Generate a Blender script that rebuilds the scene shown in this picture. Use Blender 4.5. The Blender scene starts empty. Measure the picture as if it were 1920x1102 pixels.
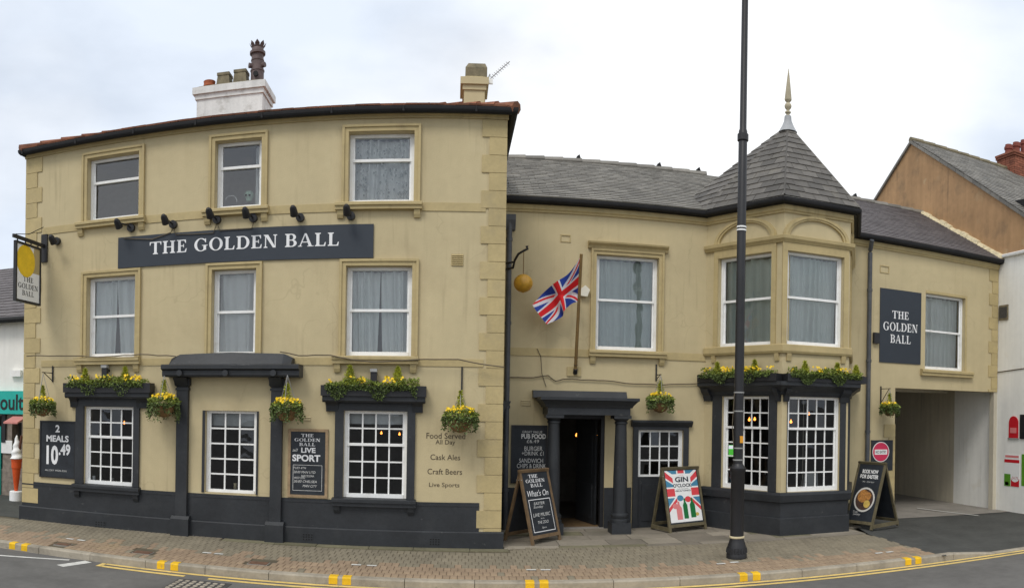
import bpy, math, random
from mathutils import Vector, Matrix
random.seed(7)
SC = bpy.context.scene
COL = SC.collection
# ------------------------------------------------------------------ camera
# the photograph is a sweep panorama: a cylinder of 1380 px per radian, tilted a little
FPX, CYP, ROLL, XN, IW, IH = 1380.0, 770.0, 0.016, 848.0, 1920.0, 1102.0
YL, YR = 11.8, 13.7                       # planes of the three-storey block and the wing
EYE = 2.206
yaw = (960.0 - XN) / FPX
fwd = Vector((math.sin(yaw), math.cos(yaw), 0)); rt0 = Vector((math.cos(yaw), -math.sin(yaw), 0)); zz = Vector((0, 0, 1))
rt = rt0 * math.cos(ROLL) + zz * math.sin(ROLL); up = zz * math.cos(ROLL) - rt0 * math.sin(ROLL)
cam = bpy.data.cameras.new('camera'); cam.type = 'PANO'; cam.panorama_type = 'CENTRAL_CYLINDRICAL'
cam.central_cylindrical_range_u_min = -IW / 2 / FPX; cam.central_cylindrical_range_u_max = IW / 2 / FPX
cam.central_cylindrical_range_v_min = -(IH - CYP) / FPX; cam.central_cylindrical_range_v_max = CYP / FPX
cam.central_cylindrical_radius = 1.0
cam.clip_start = 0.05; cam.clip_end = 2000
camo = bpy.data.objects.new('camera', cam); COL.objects.link(camo)
M3 = Matrix((rt, up, -fwd)).transposed()
camo.matrix_world = Matrix.Translation((0, 0, EYE)) @ M3.to_4x4()
SC.camera = camo
CAM = Vector((0, 0, EYE))

# ------------------------------------------------------------------ light
w = bpy.data.worlds.new('World'); SC.world = w; w.use_nodes = True
SUN_EL, SUN_AZ = math.radians(52), math.radians(207)   # azimuth clockwise from +Y
def build_world():
    nt = w.node_tree; N = nt.nodes; K = nt.links; N.clear()
    out = N.new('ShaderNodeOutputWorld'); bg = N.new('ShaderNodeBackground'); bg.inputs['Strength'].default_value = 0.1
    sky = N.new('ShaderNodeTexSky'); sky.sky_type = 'NISHITA'; sky.sun_disc = False
    sky.sun_elevation = SUN_EL; sky.sun_rotation = SUN_AZ; sky.dust_density = 2.0; sky.air_density = 1.0
    tc = N.new('ShaderNodeTexCoord'); mp = N.new('ShaderNodeMapping'); mp.inputs['Scale'].default_value = (1, 1, 2.2)
    mp.inputs['Location'].default_value = (3.38, 0.56, 0.85)
    n1 = N.new('ShaderNodeTexNoise'); n1.inputs['Scale'].default_value = 2.3; n1.inputs['Detail'].default_value = 7; n1.inputs['Roughness'].default_value = 0.52
    n2 = N.new('ShaderNodeTexNoise'); n2.inputs['Scale'].default_value = 1.5; n2.inputs['Detail'].default_value = 4
    r1 = N.new('ShaderNodeValToRGB'); r1.color_ramp.elements[0].position = 0.30; r1.color_ramp.elements[1].position = 0.52
    r1.color_ramp.elements[0].color = (0.72, 0.72, 0.72, 1); r1.color_ramp.elements[1].color = (1, 1, 1, 1)
    r2 = N.new('ShaderNodeValToRGB'); r2.color_ramp.elements[0].position = 0.40; r2.color_ramp.elements[1].position = 0.60
    r2.color_ramp.elements[0].color = (8.4, 9.2, 10.4, 1); r2.color_ramp.elements[1].color = (11.6, 11.75, 11.9, 1)
    mix = N.new('ShaderNodeMixRGB')
    K.new(tc.outputs['Generated'], mp.inputs['Vector'])
    for n in (n1, n2): K.new(mp.outputs['Vector'], n.inputs['Vector'])
    K.new(n1.outputs['Fac'], r1.inputs['Fac']); K.new(n2.outputs['Fac'], r2.inputs['Fac'])
    K.new(r1.outputs['Color'], mix.inputs['Fac']); K.new(sky.outputs['Color'], mix.inputs['Color1']); K.new(r2.outputs['Color'], mix.inputs['Color2'])
    K.new(mix.outputs['Color'], bg.inputs['Color']); K.new(bg.outputs['Background'], out.inputs['Surface'])
build_world()
sd = bpy.data.lights.new('sun', 'SUN'); sd.energy = 1.5; sd.angle = math.radians(20); sd.color = (1, 0.96, 0.9)
sun = bpy.data.objects.new('sun', sd); COL.objects.link(sun)
sdir = Vector((math.sin(SUN_AZ) * math.cos(SUN_EL), math.cos(SUN_AZ) * math.cos(SUN_EL), math.sin(SUN_EL)))
sun.rotation_euler = sdir.to_track_quat('Z', 'Y').to_euler(); sun.location = (0, -5, 30)
SC.view_settings.view_transform = 'Standard'; SC.view_settings.look = 'None'
SC.view_settings.gamma = 1; SC.view_settings.exposure = 0.0; SC.view_settings.use_curve_mapping = False
SC.render.engine = 'CYCLES'; SC.cycles.use_denoising = True
SC.cycles.max_bounces = 7; SC.cycles.transparent_max_bounces = 16; SC.cycles.sample_clamp_indirect = 6

# ------------------------------------------------------------------ pixels to places
def ray(x, y):
    t = (x - 960) / FPX
    return M3 @ Vector((math.sin(t), (CYP - y) / FPX, -math.cos(t)))
def G(x, y, z=0.0):
    d = ray(x, y); k = (z - EYE) / d.z
    return CAM + d * k
def at_y(x, y, Y):
    d = ray(x, y); return CAM + d * (Y / d.y)
def at_x(x, y, X):
    d = ray(x, y); return CAM + d * (X / d.x)
class Frame:
    def __init__(s, o, u):
        s.o = Vector((o[0], o[1], 0)); s.u = Vector((u[0], u[1], 0)).normalized(); s.n = Vector((s.u.y, -s.u.x, 0))
    def pt(s, u, d, z): return s.o + s.u * u + s.n * d + Vector((0, 0, z))
    def px(s, x, y, d=0.0):
        r = ray(x, y); o = s.o + s.n * d
        k = (o - CAM).dot(s.n) / r.dot(s.n); p = CAM + r * k
        return (p - o).dot(s.u), p.z
    def rect(s, x0, y0, x1, y1, d=0.0):            # y at the middle of the rectangle
        xm, ym = (x0 + x1) / 2, (y0 + y1) / 2
        a = s.px(x0, ym, d)[0]; b = s.px(x1, ym, d)[0]
        return a, b, s.px(xm, y1, d)[1], s.px(xm, y0, d)[1]   # u0,u1,z0,z1
FL = Frame((0, YL), (1, 0)); FR = Frame((0, YR), (1, 0))

# ------------------------------------------------------------------ materials
def hexc(h):
    c = [int(h[i:i + 2], 16) / 255 for i in (0, 2, 4)]
    return tuple(v / 12.92 if v <= .04045 else ((v + .055) / 1.055) ** 2.4 for v in c)
MATS = {}
def mat(name, col, rough=0.7, var=0.12, scale=3.0, bump=0.0, bscale=60.0, metal=0.0, spec=0.4, streak=0.0, island=0.0, dirt=None, dirt_amt=0.0, dscale=1.2):
    m = bpy.data.materials.new(name); m.use_nodes = True; nt = m.node_tree; N = nt.nodes; K = nt.links
    b = N['Principled BSDF']; b.inputs['Roughness'].default_value = rough; b.inputs['Metallic'].default_value = metal
    b.inputs['Specular IOR Level'].default_value = spec
    tc = N.new('ShaderNodeTexCoord'); cur = None
    rgb = N.new('ShaderNodeRGB'); rgb.outputs[0].default_value = (*col, 1); cur = rgb.outputs[0]
    def mul(src, fac_node_out, lo, hi):
        mr = N.new('ShaderNodeMapRange'); mr.inputs['To Min'].default_value = lo; mr.inputs['To Max'].default_value = hi
        mr.inputs['From Min'].default_value = 0.3; mr.inputs['From Max'].default_value = 0.7
        K.new(fac_node_out, mr.inputs['Value'])
        mx = N.new('ShaderNodeMixRGB'); mx.blend_type = 'MULTIPLY'; mx.inputs['Fac'].default_value = 1
        K.new(src, mx.inputs['Color1']); K.new(mr.outputs['Result'], mx.inputs['Color2']); return mx.outputs['Color']
    if var:
        for sc_, a in ((scale, 1.0), (scale * 7, 0.55)):
            n = N.new('ShaderNodeTexNoise'); n.inputs['Scale'].default_value = sc_; n.inputs['Detail'].default_value = 6
            K.new(tc.outputs['Object'], n.inputs['Vector']); cur = mul(cur, n.outputs['Fac'], 1 - var * a, 1 + var * a)
    if streak:
        mp = N.new('ShaderNodeMapping'); mp.inputs['Scale'].default_value = (5, 5, 0.35); K.new(tc.outputs['Object'], mp.inputs['Vector'])
        n = N.new('ShaderNodeTexNoise'); n.inputs['Scale'].default_value = 1.3; n.inputs['Detail'].default_value = 5
        K.new(mp.outputs['Vector'], n.inputs['Vector']); cur = mul(cur, n.outputs['Fac'], 1 - streak, 1 + streak * .4)
    if dirt is not None:
        n = N.new('ShaderNodeTexNoise'); n.inputs['Scale'].default_value = dscale; n.inputs['Detail'].default_value = 8; n.inputs['Roughness'].default_value = .65
        K.new(tc.outputs['Object'], n.inputs['Vector'])
        r = N.new('ShaderNodeMapRange'); r.inputs['From Min'].default_value = .52; r.inputs['From Max'].default_value = .72
        r.inputs['To Max'].default_value = dirt_amt; K.new(n.outputs['Fac'], r.inputs['Value'])
        mx = N.new('ShaderNodeMixRGB'); mx.inputs['Color2'].default_value = (*dirt, 1)
        K.new(r.outputs['Result'], mx.inputs['Fac']); K.new(cur, mx.inputs['Color1']); cur = mx.outputs['Color']
    if island:
        g = N.new('ShaderNodeNewGeometry'); oi = N.new('ShaderNodeObjectInfo'); ad = N.new('ShaderNodeMath'); ad.operation = 'ADD'
        fr = N.new('ShaderNodeMath'); fr.operation = 'FRACT'
        K.new(g.outputs['Random Per Island'], ad.inputs[0]); K.new(oi.outputs['Random'], ad.inputs[1]); K.new(ad.outputs[0], fr.inputs[0])
        mr = N.new('ShaderNodeMapRange'); mr.inputs['To Min'].default_value = 1 - island; mr.inputs['To Max'].default_value = 1 + island
        K.new(fr.outputs[0], mr.inputs['Value'])
        mx = N.new('ShaderNodeMixRGB'); mx.blend_type = 'MULTIPLY'; mx.inputs['Fac'].default_value = 1
        K.new(cur, mx.inputs['Color1']); K.new(mr.outputs['Result'], mx.inputs['Color2']); cur = mx.outputs['Color']
    K.new(cur, b.inputs['Base Color'])
    if bump:
        n = N.new('ShaderNodeTexNoise'); n.inputs['Scale'].default_value = bscale; n.inputs['Detail'].default_value = 4
        K.new(tc.outputs['Object'], n.inputs['Vector'])
        bp = N.new('ShaderNodeBump'); bp.inputs['Strength'].default_value = bump; bp.inputs['Distance'].default_value = 0.01
        K.new(n.outputs['Fac'], bp.inputs['Height']); K.new(bp.outputs['Normal'], b.inputs['Normal'])
    MATS[name] = m; return m
def wear(name, runs=0.0, cracks=0.0, flecks=0.0, run_col=(.2, .15, .08), fleck_col=(.3, .3, .29), fscale=14.0):
    m = MATS[name]; nt = m.node_tree; N = nt.nodes; K = nt.links; b = N['Principled BSDF']; cur = b.inputs['Base Color'].links[0].from_socket
    tc = N.new('ShaderNodeTexCoord')
    def noise(sc_, st=None, det=5):
        n = N.new('ShaderNodeTexNoise'); n.inputs['Scale'].default_value = sc_; n.inputs['Detail'].default_value = det
        if st:
            mp = N.new('ShaderNodeMapping'); mp.inputs['Scale'].default_value = st; K.new(tc.outputs['Object'], mp.inputs['Vector']); K.new(mp.outputs['Vector'], n.inputs['Vector'])
        else: K.new(tc.outputs['Object'], n.inputs['Vector'])
        return n.outputs['Fac']
    def rng(src, a, b_, c=0.0, d=1.0):
        r = N.new('ShaderNodeMapRange'); r.inputs['From Min'].default_value = a; r.inputs['From Max'].default_value = b_; r.inputs['To Min'].default_value = c; r.inputs['To Max'].default_value = d; K.new(src, r.inputs['Value']); return r.outputs['Result']
    def mulv(x, y):
        q = N.new('ShaderNodeMath'); q.operation = 'MULTIPLY'; K.new(x, q.inputs[0]); K.new(y, q.inputs[1]); return q.outputs[0]
    def mixc(fac, col):
        nonlocal cur
        x = N.new('ShaderNodeMixRGB'); x.inputs['Color2'].default_value = (*col, 1); K.new(fac, x.inputs['Fac']); K.new(cur, x.inputs['Color1']); cur = x.outputs['Color']
    if runs:
        mixc(mulv(rng(noise(1.0, (9, 9, .55)), .55, .72, 0, runs), rng(noise(.55), .45, .62)), run_col)
        mixc(mulv(rng(noise(2.4, None, 8), .60, .66, 0, runs * .55), rng(noise(.9), .5, .6)), (.58, .5, .31))
    if cracks:
        v = N.new('ShaderNodeTexVoronoi'); v.feature = 'DISTANCE_TO_EDGE'; v.inputs['Scale'].default_value = .8
        nz = N.new('ShaderNodeTexNoise'); nz.inputs['Scale'].default_value = 3; K.new(tc.outputs['Object'], nz.inputs['Vector'])
        ad = N.new('ShaderNodeVectorMath'); ad.operation = 'MULTIPLY_ADD'; ad.inputs[1].default_value = (.5, .5, .5); K.new(nz.outputs['Color'], ad.inputs[0]); K.new(tc.outputs['Object'], ad.inputs[2]); K.new(ad.outputs[0], v.inputs['Vector'])
        mixc(mulv(rng(v.outputs['Distance'], .002, .010, cracks, 0), rng(noise(.7), .5, .58)), (.2, .15, .08))
    if flecks:
        mixc(mulv(rng(noise(fscale, None, 9), .66, .70, 0, flecks), rng(noise(1.6), .45, .6)), fleck_col)
    K.new(cur, b.inputs['Base Color'])
def emis(name, col, s):
    m = bpy.data.materials.new(name); m.use_nodes = True; b = m.node_tree.nodes['Principled BSDF']
    b.inputs['Base Color'].default_value = (*col, 1); b.inputs['Emission Color'].default_value = (*col, 1); b.inputs['Emission Strength'].default_value = s
    MATS[name] = m
def glassmat(name, tint=(.82, .86, .85), boost=1.5):
    m = bpy.data.materials.new(name); m.use_nodes = True; nt = m.node_tree; N = nt.nodes; K = nt.links; N.clear()
    out = N.new('ShaderNodeOutputMaterial'); tr = N.new('ShaderNodeBsdfTransparent'); tr.inputs['Color'].default_value = (*tint, 1)
    gl = N.new('ShaderNodeBsdfGlossy'); gl.inputs['Roughness'].default_value = 0.015; gl.inputs['Color'].default_value = (.95, .97, 1, 1)
    fr = N.new('ShaderNodeFresnel'); fr.inputs['IOR'].default_value = 1.52
    tc = N.new('ShaderNodeTexCoord'); n = N.new('ShaderNodeTexNoise'); n.inputs['Scale'].default_value = 2.2
    bp = N.new('ShaderNodeBump'); bp.inputs['Strength'].default_value = .25; bp.inputs['Distance'].default_value = .02
    K.new(tc.outputs['Object'], n.inputs['Vector']); K.new(n.outputs['Fac'], bp.inputs['Height']); K.new(bp.outputs['Normal'], gl.inputs['Normal'])
    mu = N.new('ShaderNodeMath'); mu.operation = 'MULTIPLY'; mu.inputs[1].default_value = boost; mu.use_clamp = True
    mx = N.new('ShaderNodeMixShader')
    K.new(fr.outputs[0], mu.inputs[0]); K.new(mu.outputs[0], mx.inputs[0]); K.new(tr.outputs[0], mx.inputs[1]); K.new(gl.outputs[0], mx.inputs[2])
    K.new(mx.outputs[0], out.inputs['Surface']); MATS[name] = m
def curtainmat(name, col):
    m = mat(name, col, .95, var=.03, scale=3, spec=.1); nt = m.node_tree; N = nt.nodes; K = nt.links
    b = N['Principled BSDF']; out = N['Material Output']; t = N.new('ShaderNodeBsdfTranslucent'); t.inputs['Color'].default_value = (*col, 1)
    mx = N.new('ShaderNodeMixShader'); mx.inputs[0].default_value = .25
    K.new(b.outputs[0], mx.inputs[1]); K.new(t.outputs[0], mx.inputs[2]); K.new(mx.outputs[0], out.inputs['Surface'])
TAN = (.525, .438, .258); TAN2 = (.46, .366, .182)
mat('wall_paint', TAN, .75, var=.05, scale=.9, bump=.25, bscale=45, streak=.03, dirt=(.36, .27, .15), dirt_amt=.28, dscale=.8)
mat('trim_paint', TAN2, .7, var=.07, scale=2, bump=.15, bscale=50, dirt=(.26, .2, .11), dirt_amt=.35, dscale=3)
mat('quoin_paint', (.46, .366, .182), .75, var=.08, scale=3, bump=.3, bscale=40, island=.07, dirt=(.3, .25, .16), dirt_amt=.4, dscale=2)
mat('dark_paint', (.025, .0275, .031), .5, var=.18, scale=2, bump=.15, bscale=40, dirt=(.05, .052, .053), dirt_amt=.4, dscale=2.5)
mat('sign_paint', (.030, .038, .05), .55, var=.06, scale=2)
mat('black_iron', (.018, .018, .02), .45, var=.15, scale=8)
mat('gutter_paint', (.010, .010, .011), .75, var=.3, scale=4)
mat('white_paint', (.85, .85, .83), .45, var=.04, scale=4, dirt=(.5, .47, .4), dirt_amt=.3, dscale=6)
mat('white_letter', (.8, .8, .8), .6, var=0)
mat('chalk', (.62, .62, .6), .9, var=.2, scale=30)
mat('dark_letter', (.085, .065, .04), .7, var=.1)
mat('slate_turret', (.108, .099, .087), .62, var=.16, scale=6, bump=.3, bscale=30, island=.3, dirt=(.16, .145, .11), dirt_amt=.4, dscale=3)
mat('slate', (.19, .178, .155), .62, var=.14, scale=6, bump=.3, bscale=30, island=.24, dirt=(.2, .19, .16), dirt_amt=.35, dscale=5)
mat('slate_purple', (.118, .104, .104), .6, var=.14, scale=6, bump=.3, bscale=30, island=.14, dirt=(.16, .15, .13), dirt_amt=.3, dscale=5)
mat('slate_pale', (.38, .37, .34), .6, var=.1)
mat('lead', (.36, .37, .38), .55, var=.15, scale=5)
mat('clay_tile', (.25, .10, .055), .85, var=.25, scale=6, island=.3, dirt=(.085, .08, .055), dirt_amt=.95, dscale=1.1)
mat('clay_pot', (.36, .1, .04), .75, var=.18, scale=8)
mat('red_pot', (.2, .05, .035), .75, var=.15, scale=8)
mat('buff_pot', (.19, .16, .1), .85, var=.25, scale=7, dirt=(.08, .08, .05), dirt_amt=.7, dscale=6)
mat('brown_pot', (.12, .085, .08), .6, var=.25, scale=7)
mat('white_stack', (.72, .725, .70), .85, var=.08, scale=3, bump=.4, bscale=25, streak=.15, dirt=(.34, .33, .29), dirt_amt=.8, dscale=4.5)
mat('orange_render', (.43, .26, .13), .9, var=.12, scale=1.0, bump=.3, bscale=30, streak=.12, dirt=(.16, .12, .075), dirt_amt=.7, dscale=1.1)
mat('white_render', (.85, .84, .79), .8, var=.04, scale=1, bump=.2, bscale=30, streak=.06)
mat('passage_wall', (.55, .50, .39), .85, var=.06, scale=1, bump=.2, bscale=30, streak=.1)
mat('mortar_cream', (.62, .53, .34), .9, var=.2, scale=8)
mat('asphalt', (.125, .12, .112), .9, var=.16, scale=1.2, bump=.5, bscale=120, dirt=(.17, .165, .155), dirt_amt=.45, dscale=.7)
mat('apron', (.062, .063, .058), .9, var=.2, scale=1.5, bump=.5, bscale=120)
mat('concrete', (.26, .24, .21), .9, var=.12, scale=2, bump=.3, dirt=(.12, .11, .09), dirt_amt=.5, dscale=1.5)
mat('bed', (.11, .092, .06), .95, var=.2, scale=4)
mat('brick_grey', (.22, .19, .135), .9, var=.14, scale=1.6, bump=.3, bscale=60, island=.07, dirt=(.18, .155, .1), dirt_amt=.6, dscale=.8)
mat('brick_red', (.30, .218, .145), .9, var=.14, scale=1.6, bump=.3, bscale=60, island=.09, dirt=(.25, .19, .1), dirt_amt=.6, dscale=1)
mat('flag', (.24, .21, .165), .9, var=.12, scale=2, bump=.3, bscale=50, island=.32, dirt=(.14, .135, .085), dirt_amt=.55, dscale=1.3)
mat('flag_moss', (.17, .155, .095), .95, var=.2, scale=3, bump=.3, island=.15)
mat('kerb_stone', (.34, .30, .235), .9, var=.15, scale=3, bump=.4, bscale=60, island=.1, dirt=(.13, .115, .09), dirt_amt=.6, dscale=2)
mat('yellow_line', (.72, .52, .17), .8, var=.15, scale=8, dirt=(.22, .18, .1), dirt_amt=.6, dscale=4)
mat('yellow_tick', (.75, .45, .01), .7, var=.12, scale=8)
mat('white_line', (.62, .61, .57), .8, var=.15, scale=8, dirt=(.2, .2, .18), dirt_amt=.5, dscale=4)
mat('rust', (.14, .075, .045), .85, var=.3, scale=12, bump=.4)
mat('iron_cover', (.06, .058, .055), .7, var=.3, scale=14, bump=.4)
mat('wood', (.155, .1, .052), .75, var=.25, scale=8, bump=.2)
mat('wood_green', (.12, .1, .055), .75, var=.25, scale=8, bump=.2)
mat('wood_light', (.3, .21, .12), .7, var=.25, scale=8, bump=.2)
mat('board_black', (.02, .024, .03), .6, var=.25, scale=6)
mat('pole_wood', (.2, .125, .045), .6, var=.2, scale=6)
mat('gold', (.55, .29, .018), .45, var=.25, scale=6, spec=.6, dirt=(.3, .14, .02), dirt_amt=.7, dscale=5)
mat('sign_gold', (.85, .56, .02), .5, var=.1, scale=5)
mat('flag_blue', (.02, .055, .33), .8, var=.05); mat('flag_red', (.72, .015, .02), .8, var=.05); mat('flag_white', (.75, .73, .76), .8, var=.04)
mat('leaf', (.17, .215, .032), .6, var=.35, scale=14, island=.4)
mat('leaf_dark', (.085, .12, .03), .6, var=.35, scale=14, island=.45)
mat('conifer', (.33, .35, .03), .65, var=.3, scale=14, island=.3)
mat('petal', (.82, .55, .01), .6, var=.15, scale=20, island=.2)
mat('basket', (.19, .11, .045), .9, var=.3, scale=12, bump=.3)
mat('interior', (.11, .1, .085), .9, var=.2, scale=1.5)
mat('interior_pale', (.75, .75, .73), .9, var=.1, scale=1.5)
curtainmat('curtain', (.88, .92, .89)); curtainmat('curtain_sheer', (.68, .75, .70)); curtainmat('curtain_warm', (.85, .87, .84)); mat('lace_hole', (.36, .39, .37), .9, var=.2)
mat('blind', (.55, .56, .55), .8, var=.05)
glassmat('glass', (.97, .985, .98), 2.4); glassmat('glass_dark', (.86, .88, .88), 1.3)
emis('bulb', (1, .30, .05), 4.5); emis('bulb_soft', (1, .5, .2), 1.6); emis('screen', (.1, .6, .06), .8); emis('white_glow', (.9, .95, 1), .9)
mat('teal', (.02, .42, .36), .6, var=.05); mat('teal_dark', (.02, .25, .22), .6, var=.05)
mat('cone_orange', (.62, .085, .015), .5, var=.08); mat('cream_white', (.86, .86, .85), .5, var=.03); mat('flake', (.12, .05, .03), .7)
mat('stone_rubble', (.24, .2, .165), .9, var=.3, scale=9, bump=.5, bscale=14)
mat('no_entry', (.6, .03, .09), .45, var=.04); mat('letter_red', (.55, .01, .02), .5, var=.05)
mat('poster_blue', (.06, .23, .36), .5, var=.04); mat('poster_red', (.68, .06, .07), .5, var=.04); mat('poster_white', (.82, .82, .8), .5, var=.02)
mat('poster_pink', (.72, .22, .22), .5, var=.05); mat('bottle_green', (.01, .16, .04), .4, var=.1); mat('poster_green', (.1, .3, .02), .5, var=.1)
mat('food_a', (.42, .19, .05), .6, var=.5, scale=25); mat('food_b', (.07, .04, .03), .6, var=.5, scale=25); mat('food_c', (.6, .42, .1), .6, var=.2, scale=20); mat('plate', (.62, .6, .55), .4, var=.05)
mat('amber', (.72, .32, .02), .5, var=.05); mat('mat_brown', (.16, .1, .045), .95, var=.2, scale=9)
mat('brick_stack', (.24, .085, .05), .9, var=.2, scale=5, island=.25); mat('awning_pink', (.62, .25, .22), .8, var=.05)
mat('finial_stone', (.42, .37, .26), .8, var=.15, scale=6); mat('alarm', (.75, .72, .6), .5, var=.04); mat('cable', (.12, .095, .06), .7, var=.2); mat('grey_metal', (.3, .3, .29), .5, var=.1)
mat('skull', (.35, .55, .42), .6, var=.1); mat('pipe_paint', (.075, .08, .088), .5, var=.15, scale=4, dirt=(.14, .13, .1), dirt_amt=.5, dscale=4)

wear('wall_paint', runs=.36, cracks=.16); wear('trim_paint', runs=.35); wear('white_render', runs=.25, run_col=(.4, .39, .35)); wear('passage_wall', runs=.4, run_col=(.25, .23, .19)); wear('orange_render', runs=.5, run_col=(.15, .1, .06), flecks=.35, fleck_col=(.2, .13, .08), fscale=6)
wear('dark_paint', flecks=.45, fleck_col=(.11, .11, .105), fscale=9); wear('asphalt', flecks=.4, fleck_col=(.26, .25, .23), fscale=30); wear('apron', flecks=.35, fleck_col=(.16, .16, .15), fscale=26)
wear('brick_grey', flecks=.3, fleck_col=(.34, .31, .25), fscale=18); wear('brick_red', flecks=.3, fleck_col=(.18, .13, .09), fscale=16); wear('kerb_stone', runs=0, flecks=.4, fleck_col=(.16, .15, .1), fscale=10)
wear('yellow_tick', flecks=.8, fleck_col=(.25, .2, .12), fscale=9); wear('yellow_line', flecks=.8, fleck_col=(.16, .15, .13), fscale=12); wear('white_line', flecks=.8, fleck_col=(.16, .15, .13), fscale=12)
# ------------------------------------------------------------------ mesh helpers
class MB:
    def __init__(s): s.v = []; s.f = []; s.m = []
    def add(s, vs, fs, mi=0):
        b = len(s.v); s.v += [tuple(v) for v in vs]; s.f += [tuple(b + i for i in f) for f in fs]; s.m += [mi] * len(fs); return s
    def poly(s, pts, mi=0): return s.add(pts, [tuple(range(len(pts)))], mi)
    def hexa(s, p, mi=0):      # 8 points: bottom 4 ccw, top 4
        return s.add(p, [(3, 2, 1, 0), (4, 5, 6, 7), (0, 1, 5, 4), (1, 2, 6, 5), (2, 3, 7, 6), (3, 0, 4, 7)], mi)
    def box(s, F, u0, u1, d0, d1, z0, z1, mi=0):
        P = F.pt
        return s.hexa([P(u0, d1, z0), P(u1, d1, z0), P(u1, d0, z0), P(u0, d0, z0), P(u0, d1, z1), P(u1, d1, z1), P(u1, d0, z1), P(u0, d0, z1)], mi)
    def prism(s, F, prof, u0, u1, mi=0, inset=None):  # prof [(d,z)] swept along u
        n = len(prof); a = []; b = []
        for d, z in prof: a.append(F.pt(u0, d, z)); b.append(F.pt(u1, d, z))
        return s.add(a + b, [tuple(range(n))[::-1], tuple(range(n, 2 * n))] + [(i, (i + 1) % n, n + (i + 1) % n, n + i) for i in range(n)], mi)
    def slab(s, F, pts, d0, d1, mi=0):               # pts [(u,z)] polygon extruded between depths
        n = len(pts); a = [F.pt(u, d1, z) for u, z in pts]; b = [F.pt(u, d0, z) for u, z in pts]
        return s.add(a + b, [tuple(range(n)), tuple(range(n, 2 * n))[::-1]] + [((i + 1) % n, i, n + i, n + (i + 1) % n) for i in range(n)], mi)
    def tube(s, pts, r, n=8, mi=0, cap=True):
        pts = [Vector(p) for p in pts]; rs = r if isinstance(r, (list, tuple)) else [r] * len(pts)
        rings = []; 
        for i, p in enumerate(pts):
            t = (pts[min(i + 1, len(pts) - 1)] - pts[max(i - 1, 0)]).normalized()
            a = t.orthogonal().normalized() if abs(t.z) > .9 else t.cross(Vector((0, 0, 1))).normalized()
            if abs(t.z) > .9: a = (Vector((1, 0, 0)) - t * t.x).normalized()
            b = t.cross(a)
            rings.append([p + (a * math.cos(2 * math.pi * k / n) + b * math.sin(2 * math.pi * k / n)) * rs[i] for k in range(n)])
        fs = []
        for i in range(len(pts) - 1):
            for k in range(n): fs.append((i * n + k, i * n + (k + 1) % n, (i + 1) * n + (k + 1) % n, (i + 1) * n + k))
        if cap: fs += [tuple(range(n))[::-1], tuple((len(pts) - 1) * n + k for k in range(n))]
        return s.add([v for r_ in rings for v in r_], fs, mi)
    def lathe(s, c, prof, n=16, mi=0, ax=None, sx=1, sy=1):          # prof [(r,z)] about vertical axis at c
        c = Vector(c); vs = []
        for r, z in prof:
            for k in range(n):
                a = 2 * math.pi * k / n; vs.append(c + Vector((r * math.cos(a) * sx, r * math.sin(a) * sy, z)))
        fs = []
        for i in range(len(prof) - 1):
            for k in range(n): fs.append((i * n + k, i * n + (k + 1) % n, (i + 1) * n + (k + 1) % n, (i + 1) * n + k))
        fs += [tuple(range(n))[::-1], tuple((len(prof) - 1) * n + k for k in range(n))]
        return s.add(vs, fs, mi)
    def beam(s, a, b, wv, tv, mi=0):                 # bar from a to b with half-vectors wv, tv
        a, b, wv, tv = map(Vector, (a, b, wv, tv))
        return s.hexa([a - wv - tv, a + wv - tv, a + wv + tv, a - wv + tv, b - wv - tv, b + wv - tv, b + wv + tv, b - wv + tv], mi)
    def build(s, name, mats, parent=None, smooth=False, kind=None, label=None):
        me = bpy.data.meshes.new(name); off = Vector((0, 0, 0))
        p = parent
        while p is not None: off += p.location; p = p.parent
        me.from_pydata([tuple(Vector(v) - off) for v in s.v], [], s.f)
        for m in (mats if isinstance(mats, (list, tuple)) else [mats]): me.materials.append(MATS[m])
        if len(me.materials) > 1: me.polygons.foreach_set('material_index', s.m)
        if smooth:
            me.polygons.foreach_set('use_smooth', [True] * len(me.polygons))
            try: me.set_sharp_from_angle(angle=math.radians(40))
            except Exception: pass
        me.update()
        o = bpy.data.objects.new(name, me); COL.objects.link(o)
        if parent is not None: o.parent = parent
        if kind: o['kind'] = kind
        if label: o['label'] = label
        return o
def thing(name, label, cat, loc, group=None):
    o = bpy.data.objects.new(name, None); COL.objects.link(o); o.empty_display_size = .2
    o.location = loc; o['label'] = label; o['category'] = cat
    if group: o['group'] = group
    return o
def tag(o, label, cat, group=None):
    o['label'] = label; o['category'] = cat
    if group: o['group'] = group
    return o
def struct(o): o['kind'] = 'structure'; return o
def sweep(mb, prof, pts, mi=0, closed_prof=True):    # prof [(d,z)], pts [(x,y)] polyline, outward = right-hand side seen going +u
    n = len(pts); dirs = []
    for i in range(n - 1): dirs.append((Vector(pts[i + 1]) - Vector(pts[i])).normalized())
    rings = []
    for i, p in enumerate(pts):
        d0 = dirs[max(i - 1, 0)]; d1 = dirs[min(i, n - 2)]
        n0 = Vector((d0.y, -d0.x)); n1 = Vector((d1.y, -d1.x)); m = (n0 + n1).normalized(); m = m / max(.3, m.dot(n1))
        rings.append([Vector((p[0] + m.x * d, p[1] + m.y * d, z)) for d, z in prof])
    k = len(prof); fs = []
    for i in range(n - 1):
        for j in range(k): fs.append((i * k + j, i * k + (j + 1) % k, (i + 1) * k + (j + 1) % k, (i + 1) * k + j))
    fs += [tuple(range(k))[::-1], tuple((n - 1) * k + j for j in range(k))]
    mb.add([v for r in rings for v in r], fs, mi); return mb
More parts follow.
